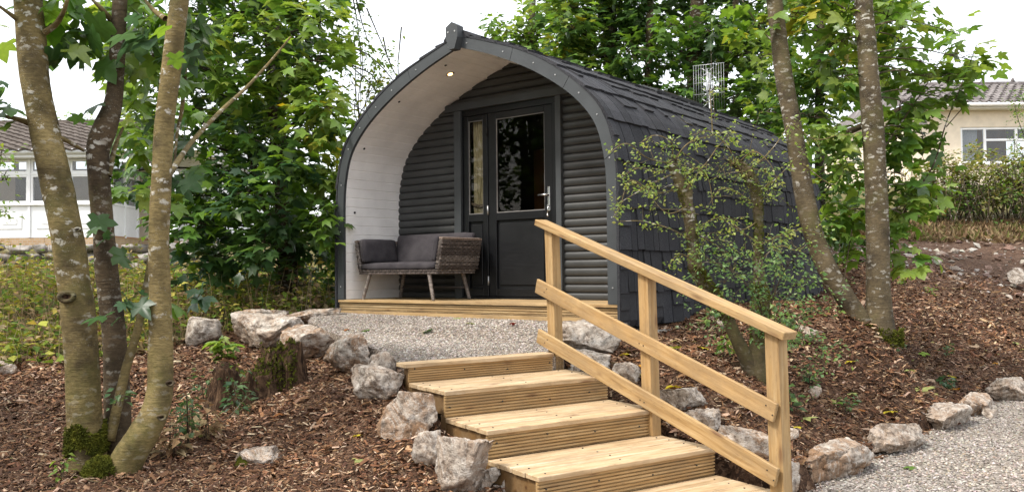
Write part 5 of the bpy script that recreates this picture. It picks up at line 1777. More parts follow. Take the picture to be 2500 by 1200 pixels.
    tree('twin_stem_tree', b, 'sycamore with two mossy grey trunks leaning apart on the right bank', None, EF,
         [(1860, 60, 9, 50, 50, .4, 7, L, YELLOW), (1830, 150, 9.2, 40, 60, .3, 6, L, None), (1980, 40, 9, 60, 45, .4, 12, L, YELLOW), (2040, 110, 9, 55, 45, .4, 12, Mm, YELLOW), (2060, 30, 8.8, 50, 40, .4, 10, L, None), (2170, 40, 8.8, 55, 40, .4, 12, Mm, L), (2200, 110, 9, 50, 40, .3, 8, Mm, None), (2030, 200, 9, 55, 50, .4, 10, Mm, L), (2000, 290, 9, 50, 45, .4, 9, L, None), (2060, 340, 9, 60, 50, .4, 12, Mm, L), (2050, 430, 9, 55, 45, .4, 11, Mm, L),
          (2090, 520, 9, 50, 45, .4, 10, Mm, None), (2030, 520, 9, 45, 40, .4, 8, Mm, None), (2200, 190, 9, 50, 40, .3, 10, Mm, None), (2230, 260, 9, 50, 45, .3, 11, Mm, L), (2190, 340, 9, 50, 45, .3, 11, MID, L), (2210, 430, 9, 50, 45, .3, 11, MID, L), (2200, 520, 8.9, 45, 40, .3, 9, Mm, None), (2300, 170, 9, 30, 25, .2, 6, Mm, None), (2330, 200, 9, 30, 25, .2, 6, Mm, None), (2385, 150, 9, 28, 22, .2, 6, L, None), (2345, 85, 9, 18, 18, .15, 3, L, None), (2260, 330, 9, 35, 30, .2, 5, MID, None), (2270, 460, 9, 40, 35, .25, 7, Mm, None), (2320, 240, 9, 30, 20, .2, 4, MID, None), (2175, 600, 8.8, 40, 30, .3, 6, L, None), (2240, 620, 8.7, 25, 20, .2, 3, L, YELLOW),
          (2010, -40, 9, 80, 40, .5, 14, Mm, None), (2160, -40, 9, 80, 40, .5, 12, Mm, None), (1880, -30, 9, 60, 40, .5, 10, Mm, None), (2100, 600, 9, 40, 30, .3, 6, Mm, None)],
         'syc', .165, woodmat='bark_dark', per=5, spread=.15, r0=.009, extra=sap, twig=.004, droop=.5)
    tt = [o for o in bpy.data.objects if o.name.startswith('twin_stem_tree')][0]
    bl = np.array(tt.location)
    def ftm(gn):
        c = P(2150, 815, 8.5); th = gn.uniform(3.0, 6.4)
        return c + np.array([.19 * math.cos(th), .19 * math.sin(th), gn.uniform(-.12, .06)]) - bl, np.array([math.cos(th), math.sin(th), .5])
    tufts('moss', ftm, 700, .03, tt, seed=9)
    def ftm2(gn):
        c = P(2100, 810, 8.5); th = gn.uniform(3.0, 6.4)
        return c + np.array([.17 * math.cos(th), .12 * math.sin(th), gn.uniform(-.1, .08)]) - bl, np.array([math.cos(th), math.sin(th), .5])
    tufts('moss', ftm2, 500, .03, tt, seed=10)


def twiggy(c, rows, r, leaf, cols, dens, sub=0, spread=.035, n=7, hang=.0):
    pts = spline([P(*w) for w in rows], n)
    c.wood.tube(pts, list(np.linspace(r, max(.0016, r * .3), len(pts))), 5, cap=False, rough=.06)
    for i, p in enumerate(pts[1:]):
        if rnd.random() < dens: c.spray(p, (rnd.gauss(0, 1), rnd.gauss(0, 1), rnd.gauss(0, .6)), rnd.randrange(3, 7), leaf, cols, spread, .1, .5)
        if sub and rnd.random() < sub:
            d = np.array([rnd.gauss(0, .14), rnd.gauss(0, .12), rnd.gauss(-.01 - hang, .10)])
            q = [p, p + d * .5 + np.array([0, 0, .02]), p + d]
            c.wood.tube(q, [r * .35, r * .25, .0014], 3, cap=False)
            for k in (.35, .6, .85, 1.0):
                if rnd.random() < .85: c.spray(p + d * k, d, rnd.randrange(2, 5), leaf, cols, spread, .1, .5)


def build_hawthorn():
    b = P(1850, 950, 6.85)
    t = empty('hawthorn_bush', (b[0], b[1], hz(b[0], b[1])), 'gnarled mossy hawthorn stems with sparse small leaves in front of the pod side', 'shrub')
    stem(t, [(1634, 392, 22, 6.8), (1650, 425, 26, 6.8), (1668, 470, 26, 6.8), (1684, 530, 30, 6.8), (1692, 600, 28, 6.8), (1696, 650, 34, 6.8), (1730, 710, 34, 6.85), (1775, 775, 30, 6.85), (1800, 830, 34, 6.85), (1835, 900, 42, 6.85), (1848, 970, 48, 6.85)], mat='bark_mid', seg=12, n=5, rough=.12, seed=21)
    stem(t, [(1685, 440, 14, 6.78), (1682, 480, 16, 6.78), (1684, 530, 18, 6.8)], mat='bark_mid', seg=8, n=4, rough=.1, seed=24)
    stem(t, [(1790, 392, 24, 7.0), (1822, 420, 30, 7.0), (1845, 470, 26, 7.0), (1852, 540, 22, 7.0), (1850, 600, 20, 7.0), (1852, 660, 26, 6.95), (1858, 740, 44, 6.9), (1856, 800, 40, 6.9), (1848, 870, 46, 6.85), (1846, 960, 56, 6.85)], mat='bark_mid', seg=12, n=5, rough=.12, seed=22)
    mossy = []
    def onst(rows):
        q = np.array([(*P(x, y, Y), w / 2 * Y / FPX) for x, y, w, Y in rows])
        q = spline(q, 6)
        def f(g):
            c = q[g.integers(0, len(q))]; th = g.uniform(0, 6.28)
            n = np.array([math.cos(th), math.sin(th), .15])
            return c[:3] + n * c[3] * .95 + np.array([0, 0, g.normal(0, .015)]), n
        return f
    tufts('moss', onst([(1700, 660, 34, 6.8), (1735, 712, 36, 6.85), (1775, 775, 30, 6.85)]), 1500, .018, t, seed=11)
    tufts('moss', onst([(1852, 700, 34, 6.92), (1858, 745, 44, 6.9), (1852, 860, 44, 6.87), (1846, 950, 54, 6.85)]), 1900, .018, t, seed=12)
    tufts('moss', onst([(1665, 465, 24, 6.8), (1684, 530, 27, 6.8), (1692, 600, 26, 6.8), (1696, 650, 30, 6.8)]), 1300, .014, t, seed=13)
    tufts('moss', onst([(1792, 394, 24, 7.0), (1822, 420, 30, 7.0), (1846, 470, 26, 7.0), (1852, 540, 21, 7), (1851, 640, 22, 6.96)]), 1600, .014, t, seed=14)
    c = Crown()
    G = [(.19, .28, .06), (.24, .32, .065), (.13, .21, .05), (.30, .34, .09)]
    T = [[(1640, 400, 6.8), (1580, 385, 6.6), (1530, 350, 6.5), (1485, 375, 6.45)], [(1650, 420, 6.8), (1590, 450, 6.6), (1545, 475, 6.5), (1505, 500, 6.45)], [(1660, 460, 6.8), (1600, 470, 6.7), (1540, 440, 6.6), (1515, 500, 6.55), (1500, 530, 6.55)],
         [(1690, 590, 6.8), (1640, 560, 6.6), (1570, 540, 6.5), (1510, 540, 6.5)], [(1685, 500, 6.8), (1630, 520, 6.6), (1580, 470, 6.5)], [(1640, 395, 6.8), (1640, 350, 6.7), (1600, 330, 6.6), (1560, 350, 6.6)], [(1640, 400, 6.8), (1680, 350, 6.8), (1740, 330, 6.9), (1790, 320, 7)],
         [(1690, 440, 6.8), (1730, 390, 6.9), (1760, 350, 7), (1800, 330, 7.1)], [(1800, 400, 7), (1770, 350, 6.9), (1730, 320, 6.9), (1690, 330, 6.8)], [(1820, 420, 7), (1870, 380, 7), (1910, 330, 7), (1930, 290, 7)], [(1845, 470, 7), (1890, 440, 7), (1930, 400, 7), (1960, 370, 7)],
         [(1850, 500, 7), (1800, 470, 6.9), (1760, 460, 6.8), (1730, 500, 6.8)], [(1850, 540, 7), (1810, 560, 6.8), (1770, 530, 6.8), (1730, 540, 6.7), (1700, 560, 6.7)], [(1852, 600, 7), (1880, 585, 6.8), (1920, 565, 6.7), (1940, 560, 6.7)], [(1850, 590, 7), (1800, 560, 6.7), (1760, 530, 6.7)],
         [(1852, 640, 7), (1900, 600, 6.8), (1950, 610, 6.8), (1990, 570, 6.8)], [(1700, 640, 6.8), (1660, 620, 6.6), (1630, 650, 6.5)], [(1690, 560, 6.8), (1735, 590, 6.7), (1780, 620, 6.7), (1800, 660, 6.7)], [(1660, 450, 6.8), (1700, 410, 6.7), (1730, 440, 6.7), (1740, 500, 6.7)], [(1800, 400, 7), (1840, 370, 6.9), (1880, 400, 6.9), (1900, 450, 6.9)],
         [(1930, 300, 7), (1990, 340, 7), (2050, 330, 7.1), (2110, 330, 7.1)], [(1960, 400, 7), (2030, 450, 7), (2060, 420, 7)], [(1640, 400, 6.8), (1610, 420, 6.7), (1560, 410, 6.6), (1520, 430, 6.6)], [(1740, 330, 6.9), (1735, 250, 6.9), (1730, 200, 6.9)]]
    for rows in T: twiggy(c, rows, .006, .036, G, .42, .22, .04)
    for (x, y, Y, rx, ry, n) in ((1650, 400, 6.8, 45, 30, 26), (1670, 440, 6.8, 25, 20, 12), (1820, 430, 7, 60, 35, 26), (1790, 400, 6.9, 50, 30, 16), (1870, 460, 7, 40, 30, 14), (1760, 420, 6.9, 30, 30, 8)):
        c.cluster(P(x, y, Y), (scl(rx, Y), .15, scl(ry, Y)), n, .028, G + [(.05, .09, .025)], None, 6, spread=.05, twig=.002, droop=.1)
    c.finish(t, 'oval', 'leaves', 'twigs', 'bark')
    fix(t)
    # wild rose in front of it
    b = P(1880, 800, 6.6)
    t = empty('rose_bush', (b[0], b[1], hz(b[0], b[1])), 'blue green wild rose bush tangled round the base of the hawthorn', 'shrub')
    c = Crown()
    G = [(.12, .22, .08), (.15, .26, .085), (.20, .30, .08), (.09, .17, .065)]
    root = (1870, 830, 6.75)
    for rows in ([root, (1850, 740, 6.6), (1790, 660, 6.5), (1720, 640, 6.45), (1690, 680, 6.45)], [root, (1860, 720, 6.6), (1830, 640, 6.5), (1780, 600, 6.45)], [root, (1890, 720, 6.5), (1930, 640, 6.4), (1990, 600, 6.4)], [root, (1910, 740, 6.5), (1960, 680, 6.4), (2010, 690, 6.4)], [root, (1890, 690, 6.5), (1900, 620, 6.4), (1880, 570, 6.4)], [root, (1930, 790, 6.5), (1980, 760, 6.4), (2030, 770, 6.5)],
                 [root, (1840, 760, 6.6), (1760, 720, 6.5), (1700, 735, 6.5)], [root, (1840, 700, 6.6), (1740, 640, 6.5), (1700, 600, 6.5)], [(1760, 770, 6.8), (1750, 740, 6.7), (1735, 770, 6.6), (1745, 800, 6.6)], [root, (1920, 760, 6.4), (1950, 790, 6.3), (1965, 850, 6.3)], [root, (1915, 800, 6.4), (1930, 850, 6.3)], [root, (1950, 820, 6.6), (2000, 840, 6.6), (2010, 880, 6.5)]):
        twiggy(c, rows, .005, .040, G, .5, .42, spread=.055)
    for (x, y, Y, rx, ry, n) in ((1850, 650, 6.5, 55, 40, 9), (1920, 640, 6.5, 55, 45, 10), (1770, 690, 6.5, 50, 30, 8), (1890, 720, 6.5, 60, 40, 9), (1960, 700, 6.5, 45, 45, 9), (1930, 800, 6.4, 25, 40, 4)):
        c.cluster(P(x, y, Y), (scl(rx, Y), .2, scl(ry, Y)), n, .045, G, None, 7, spread=.08, twig=.002, droop=.1)
    c.finish(t, 'oval', 'leaves', 'twigs', 'bark_dark')
    fix(t)


def build_weeds():
    # weedy bank at the left: nobody could count it
    c = Crown()
    N = 0
    while N < 3100:
        Y = rnd.uniform(7.4, 15.8)
        x = rnd.uniform(-.62 * Y, -.02 * Y - 1.2)
        if grass_zone([x], [Y])[0] < rnd.random() * .8: continue
        if inpoly(np.array([x]), np.array([Y]), terrace)[0]: continue
        N += 1
        z = hz(x, Y)
        hgt = rnd.uniform(.08, .40) if rnd.random() < .84 else rnd.uniform(.40, .72)
        if Y < 8.6: hgt *= .6
        if Y > 12: hgt *= .5
        top = np.array([x + rnd.gauss(0, .06), Y + rnd.gauss(0, .06), z + hgt])
        dry = rnd.random() < .38
        cols = STRAW if dry else WEED
        c.wood.tube([(x, Y, z), (x + (top[0] - x) * .4, Y, z + hgt * .5), top], [.004, .003, .002], 3, rnd.choice(STRAW), cap=False)
        for k in range(rnd.randrange(3, 8)):
            p = np.array([x, Y, z]) + (top - np.array([x, Y, z])) * rnd.uniform(.25, 1.05)
            c.spray(p, (rnd.gauss(0, 1), rnd.gauss(0, 1), .2), 1 if dry else 2, rnd.uniform(.05, .13), cols, .075, .2, .9)
    t = c.wood.build('weed_stalks', 'petal'); tag(t, 'dry tan stalks among the weeds on the left bank', 'stalks', kind='stuff')
    o = leaves('undergrowth', np.array(c.pos), np.array(c.head), np.array(c.nrm), np.array(c.size), np.array(c.tint), 'oval', None, 'leaf_dry')
    tag(o, 'yellow green weeds and dry grass covering the left bank', 'weeds', kind='stuff')
    # dry grass strip under the right hedge
    n = 9000
    x = RNG.uniform(5.5, 15, n); y = RNG.uniform(17.6, 20.6, n)
    z = height(x, y)
    head = np.stack([RNG.normal(0, .8, n), RNG.normal(-.35, .6, n), RNG.uniform(.05, 1.0, n)], 1)
    o = leaves('dry_grass', np.stack([x, y, z], 1), head, RNG.normal(0, 1, (n, 3)) + np.array([0, -1, .4]), RNG.uniform(.08, .24, n), pal(n, [(.24, .17, .095), (.17, .11, .06), (.11, .07, .04), (.30, .23, .13), (.12, .12, .04)], .2), 'lance', None, 'leaf_dry')
    tag(o, 'dead brown grass and bracken along the foot of the right hedge', 'dry grass', kind='stuff')


def plant(name, px, py, Y, h, n, size, cols, label, group=None, kind='oval', spread=.06, leafmat='leaf', lean=(0, 0), ground=True):
    p = P(px, py, Y)
    z = hz(p[0], p[1]) if ground else p[2]
    t = empty(name, (p[0], p[1], z), label, 'plant', 0, group)
    c = Crown()
    for k in range(n):
        a = rnd.uniform(0, 6.28); r = rnd.uniform(0, .3) * h
        q = np.array([p[0] + math.cos(a) * r + lean[0] * h, p[1] + math.sin(a) * r + lean[1] * h, z + h * rnd.uniform(.55, 1.05)])
        b0 = np.array([p[0] + rnd.gauss(0, .015), p[1] + rnd.gauss(0, .015), z - .01])
        c.wood.tube([b0, (b0 + q) / 2 + np.array([0, 0, .06 * h]), q], [.004, .0035, .002], 4, cap=False)
        for f in (.45, .65, .85, 1.0):
            c.spray(b0 + (q - b0) * f, (math.cos(a), math.sin(a), .1), rnd.randrange(2, 4), size, cols, spread, .3)
    c.finish(t, kind, 'leaves', 'stems', 'bark_dark', leafmat)
    fix(t)
    return t


def build_small_plants():
    gw = 'weeds sprouting round the stump'
    G = [(.07, .13, .045), (.095, .16, .05), (.055, .11, .04)]
    plant('nettle', 455, 1075, 5.6, .36, 7, .06, G, 'tallest pale nettle clump left of the stump', gw, leafmat='leaf', spread=.06)
    plant('nettle', 470, 1025, 5.9, .26, 5, .055, G, 'nettle sprig between the tall clump and the stump', gw)
    plant('nettle', 575, 1010, 6.3, .24, 5, .075, BLUE + G, 'broad leaved weed in front of the stump', gw)
    plant('nettle', 505, 940, 6.7, .25, 5, .055, G, 'yellowish weed growing on the left side of the stump', gw)
    plant('nettle', 590, 895, 6.5, .34, 4, .05, G, 'small weed climbing over the front of the stump', gw)
    plant('sapling', 548, 850, 7.9, .22, 4, .11, LIGHT, 'bright green seedling in front of the far left block rock', None, 'syc')
    plant('seedling', 150, 1195, 5.0, .10, 3, .045, LIGHT, 'tiny pale seedling at the foot of the mossy left trunk', None)
    plant('seedling', 295, 985, 5.1, .10, 2, .06, G, 'tiny green seedling in the fork of the three stems', None, ground=False)
    plant('seedling', 2205, 690, 12, .22, 3, .07, YELLOW + LIGHT, 'yellow green seedling at the lower edge of the bare bank', None)
    plant('seedling', 2310, 815, 10, .15, 3, .06, G, 'small bluish weed alone in the mulch on the right bank', None)
    plant('seedling', 2175, 785, 8.9, .22, 4, .055, BLUE + G, 'bluish weed against the right twin trunk', None)
    plant('seedling', 2270, 720, 12, .12, 3, .06, LIGHT, 'low green seedling right of the twin trunks', None)
    plant('seedling', 1925, 890, 6.5, .20, 5, .075, G, 'green weed at the back of the bottom handrail post', None)
    plant('seedling', 1975, 850, 7.4, .22, 6, .06, G + BLUE, 'bushy weed right of the bottom handrail post', None)
    plant('seedling', 2065, 900, 7.2, .16, 4, .05, G, 'spreading weed left of the grey lichened rock', None)
    plant('fern', 2300, 880, 9.2, .08, 7, .07, BLUE, 'low fern like weed lying on the right mulch', None, lean=(.6, 0))
    plant('seedling', 1765, 790, 7.2, .24, 4, .08, LIGHT, 'fresh green sprig in front of the pod skirt', None)
    plant('dead_weed', 420, 1090, 5.5, .26, 6, .09, STRAW, 'clump of dead curled brown leaves beside the leaning stem', None, leafmat='leaf_dry')
    plant('dead_weed', 505, 1060, 5.8, .24, 5, .09, STRAW, 'dead brown dock leaves in front of the stump', None, leafmat='leaf_dry')
    # flowering spike in the weeds
    plant('dock_plant', 545, 770, 9.6, .42, 5, .05, [(.16, .19, .05), (.11, .15, .04)], 'pale green dock seed spike behind the far left block rock', None, spread=.03)
    # sticks
    for (rows, r, lab) in (([(-20, 1150, 5.2), (15, 1120, 5.35), (42, 1090, 5.5)], .009, 'pale bare stick in the mulch at the bottom left'), ([(175, 1155, 4.95), (215, 1170, 4.9), (255, 1190, 4.85)], .004, 'thin twig across the foot of the mossy trunk'), ([(890, 990, 5.9), (915, 1005, 5.85), (935, 1030, 5.8)], .008, 'short pale stick in the mulch beside the steps'), ([(520, 1050, 6), (560, 1015, 6.1), (610, 960, 6.3)], .005, 'thin grey twig leaning on the stump'), ([(540, 1120, 5.5), (600, 1125, 5.45), (655, 1085, 5.6)], .010, 'brown stick by the low mossy rock')):
        q = [P(*w) for w in rows]
        pts = []
        for a in q: pts.append((a[0], a[1], max(a[2], hz(a[0], a[1]) + .015)))
        m = MB(); s = spline(pts, 5); m.tube(s, list(np.linspace(r, r * .6, len(s))), 7, rough=.1)
        o = m.build('stick', 'stump_wood' if r > .007 else 'bark_dark'); tag(o, lab, 'stick')


def fallen(px, py, size, col, label, where='mulch', Y=None):
    if where == 'terrace':
        r = fw + RI * (px - 1250) / FPX + UI * (600 - py) / FPX
        t = .5
        for _ in range(60):
            q = EYE + r * t
            e = q[2] - (terr_interp(np.array([q[0]]), np.array([q[1]]))[0] + .012)
            t += max(.004, e * 2)
            if e < .002: break
    else:
        r = fw + RI * (px - 1250) / FPX + UI * (600 - py) / FPX
        t = 3.0
        for _ in range(400):
            q = EYE + r * t
            e = q[2] - (hz(q[0], q[1]) + .022 if where == 'mulch' else .082)
            if e < .003: break
            t += max(.006, e * 1.2)
    pos = np.array([[0, 0, 0.0]])
    a = rnd.uniform(0, 6.28)
    o = leaves('fallen_leaf', pos, np.array([[math.cos(a), math.sin(a), rnd.uniform(-.1, .15)]]), np.array([[rnd.gauss(0, .2), rnd.gauss(0, .2), 1.0]]), np.array([size]), np.array([col]), 'syc', None, 'leaf_dry')
    o.location = tuple(q)
    tag(o, label, 'leaf', 'fallen leaves')


def build_fallen():
    Yl = (.42, .34, .03); G = (.09, .16, .03); Pg = (.26, .28, .10); Br = (.30, .12, .04); Or = (.42, .20, .03)
    for a in [(1033, 811, .12, (.05, .13, .03), 'dark green fallen leaf in the middle of the gravel terrace', 'terrace'), (895, 806, .07, G, 'small green fallen leaf at the left of the gravel terrace', 'terrace'), (1120, 774, .11, Pg, 'yellow green fallen leaf close to the porch fascia', 'terrace'), (1140, 789, .09, Pg, 'pale fallen leaf just in front of the one by the fascia', 'terrace'), (1258, 790, .08, (.22, .05, .03), 'red brown fallen leaf on the gravel near the top handrail post', 'terrace'), (1378, 784, .07, Pg, 'yellow fallen leaf by the porch fascia right of the top post', 'terrace'), (843, 803, .05, Br, 'small dark fallen leaf at the left edge of the gravel', 'terrace'),
              (1655, 945, .10, Yl, 'bright yellow leaf lying on the broad grey rock', 'mulch'), (1540, 862, .11, Yl, 'yellow leaf in the mulch left of the middle post', 'mulch'), (1722, 848, .10, Yl, 'yellow leaf in the mulch under the top rail', 'mulch'), (1655, 850, .10, (.30, .33, .06), 'lime leaf in the mulch under the top rail', 'mulch'), (2180, 1002, .11, Yl, 'bright yellow leaf nearest the middle of the path edging', 'mulch'), (2320, 918, .11, Yl, 'yellow leaf below the long fern like weed', 'mulch'), (2252, 955, .15, Pg, 'large pale green leaf cluster in the right mulch', 'mulch'), (2240, 945, .13, Pg, 'pale leaf behind the large pale cluster', 'mulch'), (2275, 990, .12, G, 'green leaf just above the cream path rock', 'mulch'), (2035, 985, .10, G, 'green leaf between the bottom post and the path rocks', 'mulch'), (1960, 1018, .11, Pg, 'pale leaf right beside the bottom handrail post', 'mulch'), (2070, 960, .10, Pg, 'pale leaf left of the large pale cluster', 'mulch'), (1938, 1040, .08, Yl, 'small yellow leaf low beside the bottom post', 'mulch'), (2435, 885, .09, Or, 'orange leaf at the far right of the mulch', 'mulch'),
              (2250, 865, .12, (.16, .24, .04), 'lime green leaf at the left tip of the fern like weed', 'mulch'), (2475, 835, .10, Pg, 'pale leaf at the right edge of the bank', 'mulch'), (2210, 905, .11, Pg, 'pale leaf right of the grey lichened rock', 'mulch'), (2080, 880, .09, Yl, 'yellow leaf left of the grey lichened rock', 'mulch'), (1830, 1000, .08, Br, 'brown leaf in the mulch behind the rails', 'mulch'), (2230, 1142, .08, G, 'small green leaf on the grey lower path', 'path'), (1560, 890, .07, Or, 'orange leaf in the mulch beside the middle post', 'mulch'),
              (880, 1060, .06, Yl, 'small yellow leaf on the mulch by the orange boulder', 'mulch'), (690, 1010, .07, Br, 'curled brown leaf on the mulch right of the stump', 'mulch'), (2330, 950, .10, Or, 'tan leaf above the brown faced path rock', 'mulch'), (2100, 1000, .08, Br, 'brown leaf in the mulch behind the slabby path rock', 'mulch')]:
        fallen(*a)


# ------------------------------------------------------------------ the bungalows, wall and hedges
def tiled(m, x0, x1, ya, za, yb, zb, cx, cy, amp=.03):
    """pantile slope between the eave (ya,za) and the ridge (yb,zb)"""
    L = math.hypot(yb - ya, zb - za); ny = max(2, int(L / cy)); nx = max(4, int((x1 - x0) / cx) * 4)
    nn = np.array([-(zb - za), yb - ya]) / L * (1 if True else 1)
    nn = np.array([-(zb - za), (yb - ya)]) / L
    for j in range(ny):
        rows = []
        for f, lift in ((j / ny, .035), ((j + 1) / ny, .0)):
            base = np.array([ya + (yb - ya) * f, za + (zb - za) * f]) + nn * lift
            rows.append([(x0 + (x1 - x0) * i / nx, base[0] + nn[0] * amp * math.cos(i * math.pi / 2), base[1] + nn[1] * amp * math.cos(i * math.pi / 2)) for i in range(nx + 1)])
        low = [(x, y - nn[0] * .035, z - nn[1] * .035) for x, y, z in rows[0]]
        vs = low + rows[0] + rows[1]
        k = nx + 1
        fs = [(i, i + 1, k + i + 1, k + i) for i in range(nx)] + [(k + i, k + i + 1, 2 * k + i + 1, 2 * k + i) for i in range(nx)]
        m.add(vs, fs, rt())


def window_unit(par, x0, x1, z0, z1, y, cols, trans=None, fr=.06, glassmat='glass_window', curtain=False, back=.5):
    """white frame with mullions; panes and curtains are sub-parts"""
    m = MB()
    e = .003
    m.box((x0, y - .04, z0), (x0 + fr, y + .04, z1), bev=.006); m.box((x1 - fr, y - .04, z0), (x1, y + .04, z1), bev=.006)
    m.box((x0 + fr, y - .039, z0), (x1 - fr, y + .039, z0 + fr), bev=.006); m.box((x0 + fr, y - .039, z1 - fr), (x1 - fr, y + .039, z1), bev=.006)
    for c in cols: m.box((c - fr * .6, y - .036, z0 + fr), (c + fr * .6, y + .036, z1 - fr), bev=.005)
    if trans:
        cs = [x0 + fr] + list(cols) + [x1 - fr]
        for a, b, on in zip(cs[:-1], cs[1:], trans[1]):
            if on: m.box((a + (fr * .6 if a != cs[0] else 0), y - .034, trans[0] - fr * .5), (b - (fr * .6 if b != cs[-1] else 0), y + .034, trans[0] + fr * .5), bev=.005)
    o = m.build('window', 'upvc_white', par)
    g = MB(); g.box((x0 + fr * .8, y - .008, z0 + fr * .8), (x1 - fr * .8, y + .004, z1 - fr * .8)); g.build('pane', glassmat, o)
    if curtain:
        c = MB(); n = 60
        vs = []
        for z in (z0 + .03, z1 - .03):
            for i in range(n):
                f = i / (n - 1); vs.append((x0 + fr + (x1 - x0 - 2 * fr) * f * curtain, y + .12 + .03 * math.sin(i * 1.3), z))
        c.add(vs, [(i, i + 1, n + i + 1, n + i) for i in range(n - 1)], (1, 1, 1), True)
        c.build('curtain', 'net_curtain', o)
    return o


def build_left_house():
    Y = 20.0
    o = P(100, 606, Y)
    zb = o[2]
    h = empty('bungalow', (0, Y, 0), 'white bungalow with a glazed sun room under a brown tiled roof at the left', 'house')
    X = lambda px, YY=Y: P(px, 500, YY)[0]
    Z = lambda py, YY=Y: P(150, py, YY)[2]
    xl, xr = X(-420), X(272)
    zt = Z(374)
    z_s = Z(498); z_b = Z(579)
    def box(name, a, b, mat, par=h, bev=.0):
        m = MB(); m.box((a[0], a[1] - Y, a[2]), (b[0], b[1] - Y, b[2]), rt(), bev=bev); return m.build(name, mat, par)
    # brick plinth, body, end return
    box('plinth', (xl - .2, Y - .05, zb - 1.2), (xr + .05, Y + 2.5, z_b - .01), 'brick')
    box('plinth', (xr + .06, Y + 1.35, zb - 1.2), (X(530, Y + 1.6), Y + 4.5, z_b - .05), 'brick')
    xe = X(520, Y + 1.7)
    box('wall', (xr + .9, Y + 1.7, z_b - .04), (xe, Y + 7, zt - .1), 'white_wall')
    box('wall', (xl - 3, Y + 2.2, z_b - .04), (xr + .3, Y + 2.4, zt - .1), 'white_wall')
    box('floor_slab', (xl, Y + .1, z_b - .008), (xr, Y + 2.2, z_b + .03), 'inner_wood')
    # sun room front: panels below, glazing above
    cols = [X(p) for p in (-310, -213, -118, -23, 72, 168)]
    xs = [xl] + cols + [xr]
    for a, b in zip(xs[:-1], xs[1:]):
        pnl = box('panel', (a + .02, Y, z_b), (b - .02, Y + .06, z_s - .03), 'upvc_white')
        m = MB()
        m.box((a + .17, -.014, z_b + .20), (b - .17, -.001, z_s - .20), bev=.01); m.box((a + .28, -.024, z_b + .31), (b - .28, -.0145, z_s - .31), bev=.008)
        m.build('moulding', 'upvc_white', pnl)
        m = MB(); m.box((b - .028, -.03, z_b), (b + .028, .07, zt - .13), bev=.006); m.build('mullion', 'upvc_white', h)
    m = MB(); m.box((xl, -.06, z_s - .03), (xr + .06, .08, z_s + .03), bev=.01); m.build('sill', 'upvc_white', h)
    for a, b in zip(xs[:-1], xs[1:]):
        zr = Z(424)
        for (z0, z1) in ((z_s + .032, zr - .02), (zr + .02, zt - .14)):
            window_unit(h, a + .03, b - .03, z0, z1, .03, [], None, .05)
    m = MB(); m.box((xl, -.02, Z(424) - .02), (xr, .07, Z(424) + .02)); m.build('transom', 'upvc_white', h)
    # angled end facing right
    p0 = np.array([xr, 0.0]); p1 = np.array([X(336, Y + 1.5) , 1.5])
    d = p1 - p0; L = np.linalg.norm(d); ang = math.atan2(d[1], d[0])
    T = Matrix.Translation((p0[0], p0[1], 0)) @ Matrix.Rotation(ang, 4, 'Z')
    m = MB()
    m.box((.03, -.0, z_b), (L, .06, z_s - .03), mat=T); pa = m.build('panel', 'upvc_white', h)
    for a in (0.0, L * .5, L):
        m = MB(); m.box((a - .04, -.03, z_b), (a + .04, .07, zt - .13), mat=T, bev=.006); m.build('mullion', 'upvc_white', h)
    m = MB(); m.box((.04, -.02, z_s - .028), (L, .08, z_s + .03), mat=T); m.box((.04, -.02, Z(424) - .02), (L, .07, Z(424) + .02), mat=T); m.build('transom', 'upvc_white', h)
    m = MB(); m.box((.05, .02, z_s + .03), (L - .05, .026, zt - .14), mat=T); m.build('pane', 'glass_window', h)
    # back of the room: dim wall, a dark door and a picture
    box('inner_wall', (xl, Y + 2.15, z_b), (xr, Y + 2.19, zt - .14), 'cream_wall')
    for px0, px1 in ((-90, -10), (120, 215), (-250, -180)):
        box('dark_opening', (X(px0), Y + 2.10, z_b), (X(px1), Y + 2.14, Z(400)), 'black_panel')
    # eaves, gutter and roof
    m = MB(); m.box((xl - .3, -.28, zt - .13), (xr + .25, .2, zt - .012), bev=.01); m.build('fascia', 'upvc_white', h)
    m = MB(); m.tube([(xl - .3, -.34, zt - .0), (xr + .3, -.34, zt - .0)], .055, 10); m.build('gutter', 'upvc_white', h)
    m = MB(); m.box((xr + .3, 1.45, zt - .13), (xe + .2, 1.75, zt), bev=.01); m.build('fascia', 'upvc_white', h)
    m = MB()
    rz = Z(300, Y + 4.2)
    tiled(m, xl - .4, xr + .35, -.42, zt + .02, 4.2, rz, .30, .30)
    tiled(m, xr + .36, xe + .35, 1.35, zt + .02, 4.2, rz - .04, .30, .30)
    m.box((xl - .4, 4.1, rz - .1), (xe + .35, 4.35, rz + .07))
    m.build('roof', 'roof_tile_brown', h)
    m = MB(); m.prism([(-.3, zt), (4.2, rz - .06), (4.3, zt)], 0, xr + .05, xe + .3); m.build('gable', 'white_wall', h)
    # red geraniums by the wall
    p = P(472, 588, 19.3)
    t = empty('geranium', (p[0], p[1], hz(p[0], p[1])), 'red flowering geranium in front of the white bungalow wall', 'plant')
    c = Crown()
    g0 = np.array([p[0], p[1], hz(p[0], p[1])])
    for k in range(16):
        q = P(rnd.uniform(455, 490), rnd.uniform(578, 600), 19.3)
        c.wood.tube([g0, (g0 + q) / 2, q], [.006, .005, .004], 3, cap=False); c.spray(q, (rnd.gauss(0, 1), -1, 0), 4, .07, MID, .09)
    c.finish(t, 'oval', 'leaves', 'stems')
    c2 = Crown()
    for k in range(9):
        q = P(rnd.choice((470, 478, 464)) + rnd.uniform(-5, 5), rnd.uniform(572, 584), 19.25); c2.spray(q, (0, -1, .3), 7, .04, [(.75, .04, .06), (.7, .12, .2)], .035)
